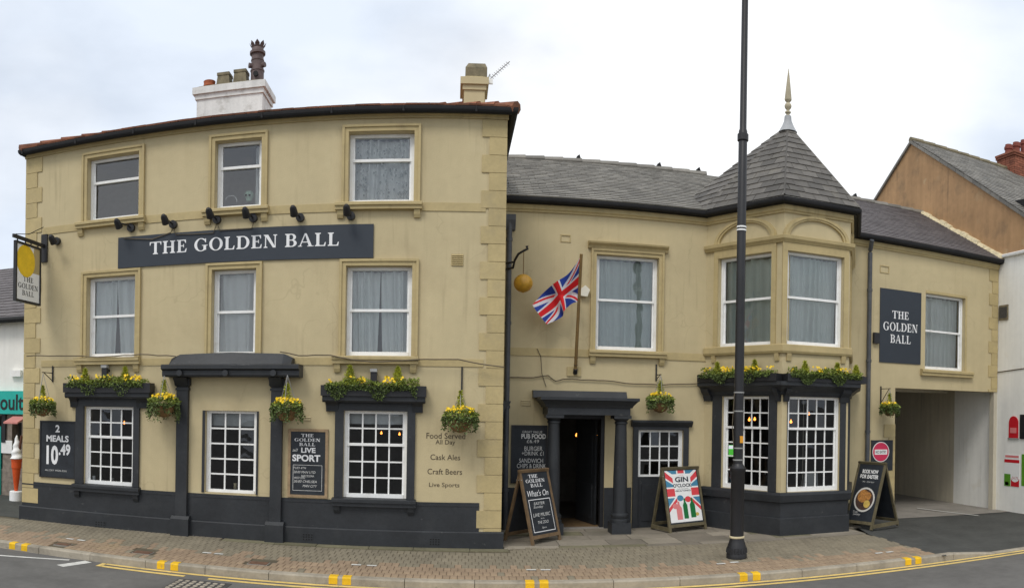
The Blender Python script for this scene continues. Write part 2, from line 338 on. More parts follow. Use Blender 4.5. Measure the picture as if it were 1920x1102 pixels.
def wall(mb, F, u0, u1, z0, z1, ops, th, mi=0):
    us = sorted({u0, u1} | {o[i] for o in ops for i in (0, 1) if u0 < o[i] < u1}); zs = sorted({z0, z1} | {o[i] for o in ops for i in (2, 3) if z0 < o[i] < z1})
    for a, b in zip(us, us[1:]):
        for c, d in zip(zs, zs[1:]):
            um, zm = (a + b) / 2, (c + d) / 2
            if any(o[0] < um < o[1] and o[2] < zm < o[3] for o in ops): continue
            mb.poly([F.pt(a, 0, c), F.pt(b, 0, c), F.pt(b, 0, d), F.pt(a, 0, d)], mi)
            mb.poly([F.pt(b, -th, c), F.pt(a, -th, c), F.pt(a, -th, d), F.pt(b, -th, d)], mi)
    for a, b, c, d in ops:
        mb.poly([F.pt(a, 0, c), F.pt(a, 0, d), F.pt(a, -th, d), F.pt(a, -th, c)], mi)
        mb.poly([F.pt(b, 0, d), F.pt(b, 0, c), F.pt(b, -th, c), F.pt(b, -th, d)], mi)
        mb.poly([F.pt(a, 0, d), F.pt(b, 0, d), F.pt(b, -th, d), F.pt(a, -th, d)], mi)
        mb.poly([F.pt(b, 0, c), F.pt(a, 0, c), F.pt(a, -th, c), F.pt(b, -th, c)], mi)
    return mb
def curtain(F, win, u0, u1, z0, z1, d, seed, m='curtain', lace=False, gap=0.0):
    rnd = random.Random(seed); mb = MB(); n = 110
    ph = [rnd.uniform(0, 6.3) for _ in range(4)]; fq = [rnd.uniform(30, 58), rnd.uniform(17, 25), rnd.uniform(7, 12)]
    rows = 8; mid = (u0 + u1) / 2
    spans = [(u0, u1)] if not gap else [(u0, mid - gap * .2), (mid + gap * .2, u1)]
    for si, (a, b) in enumerate(spans):
        vs = []
        for j in range(rows + 1):
            t = j / rows
            for i in range(n + 1):
                s = i / n; u = a + (b - a) * s
                pull = gap * (1 - t) ** 1.5 * (s if si == 0 else -(1 - s)) if gap else 0
                w1_ = .5 + .5 * math.sin(fq[0] * (u + .06 * t * math.sin(3 * u + ph[3])) + ph[0] + .5 * t); w2_ = math.sin(fq[2] * u + ph[2] + 1.4 * t)
                wv = .10 * w1_ ** 1.6 * (.65 + .35 * math.sin(fq[1] * .5 * u + ph[1])) + .03 * w2_ - .05
                vs.append(F.pt(u - pull, d - .055 + wv * .8, z0 + (z1 - z0) * t))
        fs = []; base = len(mb.v)
        for j in range(rows):
            for i in range(n): fs.append((j * (n + 1) + i, j * (n + 1) + i + 1, (j + 1) * (n + 1) + i + 1, (j + 1) * (n + 1) + i))
        mb.add(vs, fs)
    o = mb.build('curtain', m, win, smooth=True)
    if lace:
        lb = MB(); 
        for k in range(150):
            u = rnd.uniform(u0 + .05, u1 - .05); z = rnd.uniform(z0 + .08, z1 - .05); r = rnd.uniform(.008, .02)
            wv = .028 * math.sin(fq[0] * u + ph[0]) + .022 * math.sin(fq[1] * u + ph[1]) + .014
            lb.poly([F.pt(u + r * math.cos(a), d - .055 + wv, z + 1.4 * r * math.sin(a)) for a in (0, 1.05, 2.1, 3.14, 4.2, 5.2)])
        lb.build('lace_pattern', 'lace_hole', win, kind='stuff')
def sash(F, parent, r, rec, split=None, cols=1, rt_=1, rb_=1, fw=.055, bar=.022, glass='glass', fm='white_paint', bottom=.07):
    """white sash window filling the opening r; frame, panes and glazing bars are pieces of the window"""
    u0, u1, z0, z1 = r; u0 += .004; u1 -= .004; z0 += .004; z1 -= .004; d1 = -rec; d0 = -rec - .09; mb = MB()
    mb.box(F, u0, u0 + fw, d0, d1, z0, z1); mb.box(F, u1 - fw, u1, d0, d1, z0, z1)
    mb.box(F, u0 + fw, u1 - fw, d0, d1, z1 - fw, z1); mb.box(F, u0 + fw, u1 - fw, d0, d1 + .012, z0, z0 + bottom)
    win = mb.build('window', fm, parent)
    a, b, c, e = u0 + fw, u1 - fw, z0 + bottom, z1 - fw
    zs = [(c, e, rt_, -.02)]
    if split is not None:
        zm = e - (e - c) * split
        MB().box(F, a, b, d0 + .02, d1 - .014, zm - .022, zm + .022).build('meeting_rail', fm, win)
        zs = [(zm + .022, e, rt_, -.022), (c, zm - .022, rb_, -.045)]
    sw = .03
    for k, (za, zb, rows, dd) in enumerate(zs):
        dp = d1 + dd
        MB().box(F, a, a + sw, dp - .03, dp, za, zb).build('sash_stile', fm, win); MB().box(F, b - sw, b, dp - .03, dp, za, zb).build('sash_stile', fm, win)
        ia, ib = a + sw, b - sw
        us = [ia + (ib - ia) * i / cols for i in range(cols + 1)]; vs = [za + (zb - za) * i / rows for i in range(rows + 1)]
        for i in range(1, cols): MB().box(F, us[i] - bar / 2, us[i] + bar / 2, dp - .028, dp - .002, za, zb).build('glazing_bar', fm, win)
        for j in range(1, rows): MB().box(F, ia, ib, dp - .026, dp - .004, vs[j] - bar / 2, vs[j] + bar / 2).build('glazing_bar', fm, win)
        for i in range(cols):
            for j in range(rows):
                h = bar / 2 if cols * rows > 1 else 0
                l_ = us[i] + (h if i else 0); r_ = us[i + 1] - (h if i < cols - 1 else 0)
                b_ = vs[j] + (h if j else 0); t_ = vs[j + 1] - (h if j < rows - 1 else 0)
                tw = random.uniform(-.0035, .0035); tv = random.uniform(-.0035, .0035); q = dp - .016
                MB().poly([F.pt(l_, q - tw - tv, b_), F.pt(r_, q + tw - tv, b_), F.pt(r_, q + tw + tv, t_), F.pt(l_, q - tw + tv, t_)]).build('pane', glass, win)
    return win, (a, b, c, e)
def architrave(F, parent, r, wd=.115, pr=.035, hood=0, m='trim_paint', name='window_surround'):
    u0, u1, z0, z1 = r; mb = MB()
    for a, b in ((u0 - wd, u0), (u1, u1 + wd)): mb.box(F, a, b, 0, pr, z0, z1)
    mb.box(F, u0 - wd, u1 + wd, 0, pr + .001, z1, z1 + wd)
    e = .035
    mb.box(F, u0 - wd - .004, u0 - wd + e, 0, pr + .022, z0, z1 + wd - e); mb.box(F, u1 + wd - e, u1 + wd + .004, 0, pr + .022, z0, z1 + wd - e)
    mb.box(F, u0 - wd - .004, u1 + wd + .004, 0, pr + .023, z1 + wd - e, z1 + wd + .004)
    if hood:
        zt = z1 + wd
        mb.prism(F, [(0, zt + .006), (.05, zt + .006), (.07, zt + .05), (.13, zt + .09), (.14, zt + .12), (.10, zt + .13), (0, zt + .14)], u0 - wd - .07, u1 + wd + .07)
    return mb.build(name, m, parent)
def sill(F, parent, u0, u1, zt, h=.1, pr=.12, m='trim_paint', brk=True, rec=.12, inner=None, bh=.14):
    mb = MB().prism(F, [(0, zt - h), (pr - .03, zt - h), (pr - .03, zt - h * .55), (pr, zt - h * .5), (pr, zt - .02), (pr - .015, zt - .008), (0, zt)], u0, u1)
    if inner: mb.box(F, inner[0], inner[1], -rec - .05, -.001, zt - .06, zt + .003)
    o = mb.build('sill', m, parent)
    if brk:
        for a in (u0 + .03, u1 - .13):
            MB().prism(F, [(0, zt - h - bh), (.035, zt - h - bh), (.06, zt - h - bh * .6), (.075, zt - h - .004), (0, zt - h - .004)], a, a + .1).build('sill_bracket', m, o)
    return o
# lettering
def place_text(F, s, uc, zc, h, width=None, d=.012, m='white_letter', parent=None, bold=0.0, name='lettering', shear=0.0, rise=0.0, jit=0):
    cu = bpy.data.curves.new('txt', 'FONT'); cu.body = s; cu.size = 1; cu.align_x = 'CENTER'; cu.align_y = 'CENTER'; cu.offset = bold; cu.shear = shear; cu.resolution_u = 3
    ob = bpy.data.objects.new('txt', cu); COL.objects.link(ob); dg = bpy.context.evaluated_depsgraph_get(); dg.update()
    me = ob.evaluated_get(dg).to_mesh(); vs = [v.co.copy() for v in me.vertices]; fs = [tuple(p.vertices) for p in me.polygons]
    ob.evaluated_get(dg).to_mesh_clear(); bpy.data.objects.remove(ob); bpy.data.curves.remove(cu)
    if not vs: return None
    xs = [v.x for v in vs]; ys = [v.y for v in vs]; W = max(xs) - min(xs); Hh = max(ys) - min(ys)
    sy = h / Hh; sx = width / W if width else sy; cx = (max(xs) + min(xs)) / 2; cyy = (max(ys) + min(ys)) / 2
    mb = MB()
    mb.add([F.pt(uc + (v.x - cx) * sx, d, zc + (v.y - cyy) * sy + rise * (v.x - cx) * sx) for v in vs], fs)
    return mb.build(name, m, parent, kind='stuff')
def glyph(ch):
    S, T, q, sl = .19, .075, .055, .09
    def R(a, b, c, d): return [(a, c), (b, c), (b, d), (a, d)]
    def stem(x, w_=S, bot=True, top=True):
        o = [R(x, x + w_, 0, 1)]
        if bot: o.append([(x - sl, 0), (x + w_ + sl, 0), (x + w_ + sl, q), (x + w_, q * 2), (x, q * 2), (x - sl, q)])
        if top: o.append([(x - sl, 1), (x - sl, 1 - q), (x, 1 - 2 * q), (x + w_, 1 - 2 * q), (x + w_ + sl, 1 - q), (x + w_ + sl, 1)])
        return o
    def ring(cx, rx, ry, ix, iy, a0, a1, cy=.5, icx=None):
        n = 22; ps = []; icx = cx if icx is None else icx
        for i in range(n):
            a = math.radians(a0 + (a1 - a0) * i / n); b = math.radians(a0 + (a1 - a0) * (i + 1) / n)
            ps.append([(cx + rx * math.cos(a), cy + ry * math.sin(a)), (cx + rx * math.cos(b), cy + ry * math.sin(b)), (icx + ix * math.cos(b), cy + iy * math.sin(b)), (icx + ix * math.cos(a), cy + iy * math.sin(a))])
        return ps
    if ch == 'T': return stem(.32, top=False) + [R(.02, .81, 1 - T, 1), [(.0, 1), (.0, .72), (.04, .72), (.1, 1 - T), (.1, 1)], [(.83, 1), (.83, .72), (.79, .72), (.73, 1 - T), (.73, 1)]], .83
    if ch == 'H': return stem(.1) + stem(.62) + [R(.29, .62, .47, .47 + T)], .91
    if ch in 'EL':
        o = stem(.1, top=ch == 'L') + [R(.1, .64, 0, T), [(.66, 0), (.7, .3), (.65, .3), (.56, T), (.56, 0)]]
        if ch == 'E': o += [R(.01, .62, 1 - T, 1), [(.64, 1), (.65, .73), (.61, .73), (.53, 1 - T), (.53, 1)], R(.29, .5, .48, .48 + T), [(.46, .38), (.51, .38), (.51, .65), (.46, .65)]]
        return o, .72
    if ch == 'O': return ring(.46, .46, .52, .265, .455, 0, 360), .92
    if ch == 'G': return ring(.46, .46, .52, .265, .455, 50, 322) + stem(.62, .18, bot=False, top=False)[:0] + [R(.63, .82, .08, .42), [(.53, .42), (.91, .42), (.91, .42 + q), (.53, .42 + q)], [(.76, .98), (.80, .98), (.80, .68), (.75, .68), (.68, .86)]], .93
    if ch == 'D': return stem(.1) + [R(.29, .42, 0, T), R(.29, .42, 1 - T, 1)] + ring(.42, .45, .5, .255, .425, -90, 90), .89
    if ch == 'B': return stem(.1) + [R(.29, .42, 0, T), R(.29, .42, 1 - T, 1), R(.29, .42, .48, .48 + T)] + ring(.42, .29, .262, .11, .187, -90, 90, .738) + ring(.42, .34, .277, .15, .202, -90, 90, .277), .77
    if ch == 'N': return stem(.1, .07) + stem(.72, .07, bot=False) + [[(.06, 1), (.3, 1), (.79, 0), (.62, 0)]], .87
    if ch == 'A': return [[(.06, 0), (.14, 0), (.45, .92), (.40, 1)], [(.4, 1), (.52, 1), (.88, 0), (.67, 0)], R(.22, .68, .3, .3 + T), R(-.02, .24, 0, q), R(.57, .97, 0, q)], .95
    return [], .42
def serif(F, s, uc, zc, h, width, d=.012, m='white_letter', parent=None, name='lettering', each=False):
    x = 0; runs = []
    for ch in s:
        ps, wd = glyph(ch); runs.append([[(x + a, b) for a, b in p] for p in ps]); x += wd + (.09 if ch != ' ' else 0)
    sx = width / (x - .09); one = MB()
    for polys in runs:
        mb = MB() if each else one
        for i, p in enumerate(polys): mb.poly([F.pt(uc - width / 2 + a * sx, d + .00012 * (i % 24), zc + (b - .5) * h) for a, b in p])
        if each and polys: mb.build('letter', m, parent)
    if not each: one.build(name, m, parent, kind='stuff')
def slate_rows(O, U, V, fu0, fu1, vmax, we, ex, th=.012, jit=.012, rnd=random, half=True, cb=None, start=-.02):
    """courses of slates on a plane: O origin at the eaves, U along, V up the slope; fu0(v), fu1(v) limits; cb(hexa points)"""
    Nn = U.cross(V).normalized(); j = 0; v = start
    while v < vmax - .02:
        v2 = min(v + ex * 1.25, vmax); lo, hi = fu0, fu1
        off = (we / 2 if j % 2 else 0) + rnd.uniform(-.015, .015)
        a = math.floor((min(lo(v), lo(v2)) - off) / we) * we + off
        while a < max(hi(v), hi(v2)):
            g = rnd.uniform(.001, .006); p0 = max(a + g, lo(v)); p1 = min(a + we - g, hi(v)); q0 = max(a + g, lo(v2)); q1 = min(a + we - g, hi(v2))
            if p1 - p0 > .02 and q1 < q0: q0 = q1 = min(max((p0 + p1) / 2, lo(v2)), hi(v2)); q1 = q0 + .001
            if p1 - p0 < .02 and q1 - q0 > .02: p0 = p1 = min(max((q0 + q1) / 2, lo(v)), hi(v)); p1 = p0 + .001
            if p1 - p0 > .02 or q1 - q0 > .02:
                dv = rnd.uniform(-jit, jit) * .6; l = rnd.uniform(0, .006)
                def P(u, vv, n): return O + U * u + V * vv + Nn * n
                cb([P(p0, v + dv, .004 + l), P(p1, v + dv, .004 + l), P(q1, v2, -.004), P(q0, v2, -.004), P(p0, v + dv, .004 + l + th + .008), P(p1, v + dv, .004 + l + th + .008), P(q1, v2, th - .002), P(q0, v2, th - .002)], j, a)
            a += we
        v += ex; j += 1

# ================================================================== GROUND
def sheet(name, pts, m, parent=None):
    return MB().poly(pts).build(name, m, parent)
ZR, ZK = -.17, -.06
road = struct(sheet('road', [(-300, -300, ZR), (300, -300, ZR), (300, 300, ZR), (-300, 300, ZR)], 'asphalt'))
kp = [G(x, y, ZK) for x, y in ((287, 1050), (500, 1073), (613, 1081), (890, 1093), (1150, 1089), (1277, 1084), (1513, 1066.7), (1647, 1053))]
mx = sum(p.x for p in kp) / len(kp); my = sum(p.y for p in kp) / len(kp)
slope = sum((p.x - mx) * (p.y - my) for p in kp) / sum((p.x - mx) ** 2 for p in kp)
ke = Vector((1, slope, 0)).normalized(); kn = Vector((-ke.y, ke.x, 0)); K0 = Vector((0, my - slope * mx, 0))
def KP(s, t, z): return K0 + ke * s + kn * t + Vector((0, 0, z))
def k_st(p): q = Vector((p.x, p.y, 0)) - K0; return q.dot(ke), q.dot(kn)
def pz(Y): return ZK * min(1, max(0, (YL - Y) / (YL - K0.y)))
sA = k_st(G(1885, 1041, -.14))[0]; sD = k_st(G(1800, 1038, ZK))[0]                        # where the kerb has dropped to the road
bnd = [G(x, y, -.02) for x, y in ((1600, 985), (1630, 1003), (1690, 1018), (1740, 1031), (1775, 1037))]
FPAVE = Frame((K0.x, K0.y), (ke.x, ke.y))
# pavement bed
PV = MB()
bp = [(b.x, b.y) for b in bnd]
PV.poly([KP(-14, .02, ZK - .012), KP(bp[-1][0], .02, ZK - .012), (bp[-2][0], bp[-2][1], -.06), (bp[-3][0], bp[-3][1], -.045), (bp[-4][0], YL - .02, -.018), (-14, YL - .02, -.018)])
PV.poly([(-14, YL - .02, -.018), (.8, YL - .02, -.018), (.8, YL + .3, -.018), (-14, YL + .3, -.018)])
PV.poly([(.8, YL - .02, -.018), (bp[1][0], YL - .02, -.018), (bp[0][0], YR + .02, -.018), (.8, YR + .02, -.018)])
pave = struct(PV.build('pavement', 'bed'))
# side road left of the pub
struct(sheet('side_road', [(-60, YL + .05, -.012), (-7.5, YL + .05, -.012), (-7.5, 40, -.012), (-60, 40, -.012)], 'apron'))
# apron of the archway
def az(X): return -.03 - .075 * min(1, max(0, (X - 7.5) / 5))
def kz(s):
    return ZK if s < sD else (ZK + (ZR + .022 - ZK) * min(1, (s - sD) / max(.3, sA - sD)))
fl = [(x, y, pz(y) - .008) for x, y in bp]
for s_ in (k_st(bnd[-1])[0] + .15, sD, (sD + sA) / 2, sA, 12.4 + 0 * sA if sA < 12.2 else sA + .2, 16, 22): q_ = KP(s_, .125, kz(s_) - .003); fl.append(tuple(q_))
n_ = len(fl); AP = MB()
mid = [(max(x, bp[0][0] + .3 + .12 * i), 12.6 if y < 12.2 else y + .1, az(max(x, bp[0][0] + .3 + .12 * i))) for i, (x, y, z) in enumerate(fl)]
bck = [(max(x, bp[0][0] + .3 + .12 * i), YR + 6.5, az(max(x, bp[0][0] + .3 + .12 * i))) for i, (x, y, z) in enumerate(fl)]
AP.add(fl + mid + bck, [(r_ * n_ + i, r_ * n_ + i + 1, (r_ + 1) * n_ + i + 1, (r_ + 1) * n_ + i) for r_ in (0, 1) for i in range(n_ - 1)])
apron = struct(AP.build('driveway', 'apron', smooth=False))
# concrete of the passage floor and its white line
PF = MB(); PF.poly([(9.3, YR - .25, az(9.3) + .006), (10.9, YR - .4, az(10.9) + .006), (12.5, YR - .55, az(12.5) + .012), (12.5, YR + 8.9, az(12.5) + .012), (9.3, YR + 8.9, az(9.3) + .006)])
struct(PF.build('passage_floor', 'concrete'))
a, b = G(1720, 953, -.06), G(1835, 967, -.08); dv = Vector((.02, .06, 0))
MB().poly([a - dv + Vector((0, 0, .008)), b - dv + Vector((0, 0, .008)), b + dv + Vector((0, 0, .008)), a + dv + Vector((0, 0, .008))]).build('white_line', 'white_line', apron)
# bricks: stretchers set square to the kerb, individual where nearest, the rest as one mass
def in_reg(p):
    if p.y > YL - .03 and p.x < .95: return False
    if p.y > YL - .06: return False
    if -3.75 < p.x < .95 and p.y > YL - .27: return False
    for i in range(len(bp) - 1):
        (x0, y0), (x1, y1) = bp[i], bp[i + 1]
        if (x1 - x0) * (p.y - y0) - (y1 - y0) * (p.x - x0) > 0 and p.x > bp[1][0] - .3 and min(y0, y1) - .05 <= p.y <= max(y0, y1) + .05: return False
    return p.x < bp[-1][0] - .05
def to_px(p):
    q = M3.transposed() @ (Vector(p) - CAM); t = math.atan2(q.x, -q.z); return 960 + t * FPX, CYP - FPX * q.y / math.hypot(q.x, q.z)
BL, BW, GAP = .2, .1, .005
spots = []
covers = [(G(x, y, -.05), a_, b_) for x, y, a_, b_ in ((118, 1020.5, .13, .09), (268, 1036, .15, .1), (485, 1056, .15, .1))]
for r in range(0, 13):
    for c in range(-130, 110):
        s = c * BW + (BW / 2 if r % 2 else 0); t = .14 + r * BL
        p = KP(s + BW / 2, t + BL / 2, 0)
        if not in_reg(p): continue
        if any(abs(p.x - q.x) < a_ + .05 and abs(p.y - q.y) < b_ + .1 for q, a_, b_ in covers): continue
        X, Y = to_px((p.x, p.y, -.04))
        spots.append((p.y if (-10 < X < 1930 and Y < 1110) else 99, r, s, t, p))
spots.sort(key=lambda q: q[0])
mA = {}
def brick_mesh(m):
    mb = MB(); h = .03; e = .006; x0, x1, y0, y1 = -BW / 2 + GAP / 2, BW / 2 - GAP / 2, -BL / 2 + GAP / 2, BL / 2 - GAP / 2
    mb.add([(x0, y0, -h), (x1, y0, -h), (x1, y1, -h), (x0, y1, -h), (x0, y0, -e), (x1, y0, -e), (x1, y1, -e), (x0, y1, -e), (x0 + e, y0 + e, 0), (x1 - e, y0 + e, 0), (x1 - e, y1 - e, 0), (x0 + e, y1 - e, 0)],
           [(8, 9, 10, 11)] + [(a, (a + 1) % 4, 4 + (a + 1) % 4, 4 + a) for a in range(4)] + [(4 + a, 4 + (a + 1) % 4, 8 + (a + 1) % 4, 8 + a) for a in range(4)])
    return mb
kang = math.atan2(ke.y, ke.x); tilt = math.atan((0 - ZK) / (YL - K0.y))
bm_ = {m: brick_mesh(m) for m in ('brick_grey', 'brick_red')}; first = {}
rest = {'brick_grey': MB(), 'brick_red': MB()}; rb = random.Random(3)
RB = Matrix.Rotation(kang, 3, 'Z') @ Matrix.Rotation(tilt, 3, 'X')
for i, (key, r, s, t, p) in enumerate(spots):
    far = max(0, (p.x - 2.5) / 5) if p.x > 2.5 else 0
    m = 'brick_red' if (r < 3 or (r == 3 and rb.random() < .35) or (r == 4 and p.x < -3 and rb.random() < .3)) and rb.random() > .04 else 'brick_grey'
    z = pz(p.y) + rb.uniform(-.002, .002)
    if i < 300:
        if m not in first:
            o = bm_[m].build('paving_brick', m, pave); first[m] = o
        else:
            o = first[m].copy(); COL.objects.link(o); o.parent = pave
        o.location = (p.x, p.y, z); o.rotation_euler = (tilt, 0, kang)
    else:
        R3 = RB @ Matrix.Rotation(rb.uniform(-.008, .008), 3, 'X')
        rest[m].add([R3 @ Vector(v) + Vector((p.x, p.y, z)) for v in bm_[m].v], bm_[m].f)
for m in rest: rest[m].build('paving_bricks', m, pave, kind='stuff')
# flagstones
def flagstone(x0, x1, y0, y1, m='flag'):
    g = .006; z = rb.uniform(-.003, .003); q = lambda x, y: (x, y, pz(y) + z)
    mb = MB(); a, b, c, d = x0 + g, x1 - g, y0 + g, y1 - g
    mb.hexa([(a, c, pz(c) - .03), (b, c, pz(c) - .03), (b, d, pz(d) - .03), (a, d, pz(d) - .03), q(a, c), q(b, c), q(b, d), q(a, d)])
    mb.build('flagstone', m, pave)
x = -3.72
while x < .8:
    w_ = rb.uniform(.55, .9); flagstone(x, min(x + w_, .93), YL - .25, YL - .002 - .06, 'flag_moss'); x += w_
row = 0; y = YL - .045
for dep in (.22, .52, .42, .45, .37):
    x = .86 + (rb.uniform(-.3, 0) if row else -.0); x = max(x, .86)
    while x < bp[0][0] + .5:
        w_ = rb.uniform(.6, .95); x1 = x + w_
        lim = bp[1][0] if y < 12.3 else bp[0][0]
        if x1 > lim - .2: x1 = lim
        flagstone(x, x1, y, min(y + dep, YR - .003), 'flag' if rb.random() < .8 else 'flag_moss'); x = x1
        if x1 >= lim: break
    y += dep; row += 1
# kerb of separate stones
KB = MB(); KB.add([KP(-14, .005, ZR - .1), KP(22, .005, ZR - .1), KP(22, .135, ZR - .1), KP(-14, .135, ZR - .1), KP(-14, .005, ZR + .01), KP(22, .005, ZR + .01), KP(22, .135, ZR + .01), KP(-14, .135, ZR + .01)], [(4, 5, 6, 7), (0, 1, 5, 4)])
kerb = struct(KB.build('kerb', 'bed'))
js = [k_st(G(1280 / 3 * 0 + x, y, ZK))[0] for x, y in ((757, 1091), (890, 1093), (1153, 1089), (1513, 1067), (1620, 1056))]
s = js[0] - 14 * .93; stones = []
while s < 22: stones.append((s, s + .93)); s += .93
for s0, s1 in stones:
    e = .02; a, b = s0 + .004, s1 - .004; za, zb = kz(a), kz(b); j = rb.uniform(-.003, .003)
    mb = MB(); pr = [(0, None), (0, -e), (e * .8, 0), (.13, 0), (.13, None)]
    A = [KP(a, t + j, (ZR - .05) if z is None else za + z) for t, z in pr]; B = [KP(b, t + j, (ZR - .05) if z is None else zb + z) for t, z in pr]
    mb.add(A + B, [(i, 5 + i, 6 + i, i + 1) for i in range(4)] + [(0, 1, 2, 3, 4), (9, 8, 7, 6, 5)]); mb.build('kerb_stone', 'kerb_stone', kerb)
for x, y in ((22, 1018), (46, 1021), (301, 1054), (326, 1057), (623, 1083), (648, 1085), (995, 1095), (1022, 1095), (1397, 1078), (1421, 1076), (1711, 1050), (1731, 1048)):
    s = k_st(G(x, y, ZK))[0]; s -= .0; hw = .06; q = .004; z0 = kz(s)
    mb = MB(); A = [(-q, ZR + .01), (-q, -.016 + z0), (.012, z0 + q), (.125, z0 + q)]
    pa = [KP(s - hw, t, z) for t, z in A]; pb = [KP(s + hw, t, z) for t, z in A]
    mb.add(pa + pb, [(i, 4 + i, 5 + i, i + 1) for i in range(3)]); mb.build('yellow_kerb_mark', 'yellow_tick', kerb)
for x, y in ((131, 1010.5), (152, 1013), (388, 1036.5), (410, 1038.5), (668, 1058.5), (697, 1060), (996, 1067.5), (1023, 1067.5), (1352, 1056), (1377, 1053.5), (1648, 1035.5), (1668, 1033.5)):
    p = G(x, y, -.035); s, t = k_st(p); z = pz(p.y) + .006
    MB().poly([KP(s - .07, t - .035, z), KP(s + .07, t - .035, z), KP(s + .07, t + .035, z), KP(s - .07, t + .035, z)]).build('white_paving_mark', 'white_line', pave)
for q, a_, b_ in covers:
    z = pz(q.y); mb = MB(); s, t = k_st(q)
    mb.hexa([KP(s - a_, t - b_, z - .02), KP(s + a_, t - b_, z - .02), KP(s + a_, t + b_, z - .02), KP(s - a_, t + b_, z - .02), KP(s - a_, t - b_, z - .002), KP(s + a_, t - b_, z - .002), KP(s + a_, t + b_, z - .002), KP(s - a_, t + b_, z - .002)])
    o = mb.build('access_cover', 'concrete', pave); rm = MB(); c = .015
    rm.hexa([KP(s - a_ + c, t - b_ + c, z - .01), KP(s + a_ - c, t - b_ + c, z - .01), KP(s + a_ - c, t + b_ - c, z - .01), KP(s - a_ + c, t + b_ - c, z - .01), KP(s - a_ + c, t - b_ + c, z + .004), KP(s + a_ - c, t - b_ + c, z + .004), KP(s + a_ - c, t + b_ - c, z + .004), KP(s - a_ + c, t + b_ - c, z + .004)])
    rm.build('rusty_lid', 'rust', o)
# road paint
zl = ZR + .004
def strip(name, p, q, wd, m):
    p = Vector((p.x, p.y, zl)); q = Vector((q.x, q.y, zl)); n = (q - p).cross(zz).normalized() * wd / 2
    return MB().poly([p - n, q - n, q + n, p + n][::-1]).build(name, m, road)
t1 = sum(k_st(G(x, y, ZR))[1] for x, y in ((640, 1100), (1280, 1102), (420, 1080), (1600, 1075))) / 4
t2 = t1 - .16
sl_ = k_st(G(205, 1055, ZR))[0]; sr_ = 30
strip('yellow_line', KP(sl_, t1, 0), KP(sr_, t1, 0), .085, 'yellow_line')
g0, g1 = k_st(G(343, 1082, ZR))[0], k_st(G(387, 1087, ZR))[0]
strip('yellow_line', KP(sl_, t2, 0), KP(g0, t2, 0), .085, 'yellow_line'); strip('yellow_line', KP(g1, t2, 0), KP(sr_, t2, 0), .085, 'yellow_line')
strip('yellow_line', KP(sl_ - .03, t1 + .03, 0), KP(sl_ - .03, t2 - .03, 0), .085, 'yellow_line')
strip('white_line', G(-400, 1000, ZR), G(130, 1050, ZR), .07, 'white_line')
strip('white_line', G(112, 1061, ZR), G(166, 1053, ZR), .16, 'white_line')
c = G(375, 1096, ZR); s, t = k_st(c)
dc = MB(); 
dc.hexa([KP(s - .38, t - .5, ZR - .02), KP(s + .38, t - .5, ZR - .02), KP(s + .38, t + .2, ZR - .02), KP(s - .38, t + .2, ZR - .02), KP(s - .38, t - .5, ZR + .006), KP(s + .38, t - .5, ZR + .006), KP(s + .38, t + .2, ZR + .006), KP(s - .38, t + .2, ZR + .006)])
dco = dc.build('drain_cover', 'iron_cover', road)
for i in range(7):
    for j in range(6):
        u = s - .32 + .1 * i; v = t - .45 + .11 * j
        mb = MB().hexa([KP(u - .03, v - .03, ZR + .006), KP(u + .03, v - .03, ZR + .006), KP(u + .03, v + .03, ZR + .006), KP(u - .03, v + .03, ZR + .006), KP(u - .025, v - .025, ZR + .014), KP(u + .025, v - .025, ZR + .014), KP(u + .025, v + .025, ZR + .014), KP(u - .025, v + .025, ZR + .014)])
        mb.build('cover_stud', 'kerb_stone', dco)

# ================================================================== THREE-STOREY BLOCK
F = FL
def zl_(x, y, d=0): return F.px(x, y, d)[1]
XL0 = F.px(47, 620)[0]; XL1 = F.px(944, 620)[0]
zfr0 = zl_(850, 222); zgut = zl_(850, 212, .14); zeave = zgut + .13
pub = thing('pub_building', 'three-storey tan pub block with the long dark name board and white sash windows', 'pub', (XL0, YL, 0))
z2s = zl_(850, 380); zb2 = zl_(850, 396); z2t = zl_(715, 245) - .01
z1s = zl_(705, 667); z1t = zl_(710, 498)
ops = {}
for k, (x0, x1) in {'t1': (165, 262), 't2': (404, 491), 't3': (653.6, 776.5)}.items(): a, b, _, _ = F.rect(x0, 250, x1, 390); ops[k] = (a, b, z2s, z2t)
for k, (x0, x1) in {'f1': (163, 254), 'f2': (397, 480), 'f3': (648, 772)}.items(): a, b, _, _ = F.rect(x0, 510, x1, 660); ops[k] = (a, b, z1s, z1t)
zg0 = zl_(700, 934); zg1 = zl_(700, 770)
for k, (x0, x1) in {'g1': (158, 251), 'g3': (644, 763)}.items(): a, b, _, _ = F.rect(x0, 770, x1, 930); ops[k] = (a, b, zg0, zg1)
a, b, _, _ = F.rect(384, 770, 481, 925); ops['g2'] = (a, b, zl_(432, 925), zl_(432, 770))
DEP = 6.5
W = MB(); wall(W, F, XL0, XL1, -.3, zeave, list(ops.values()), .3)
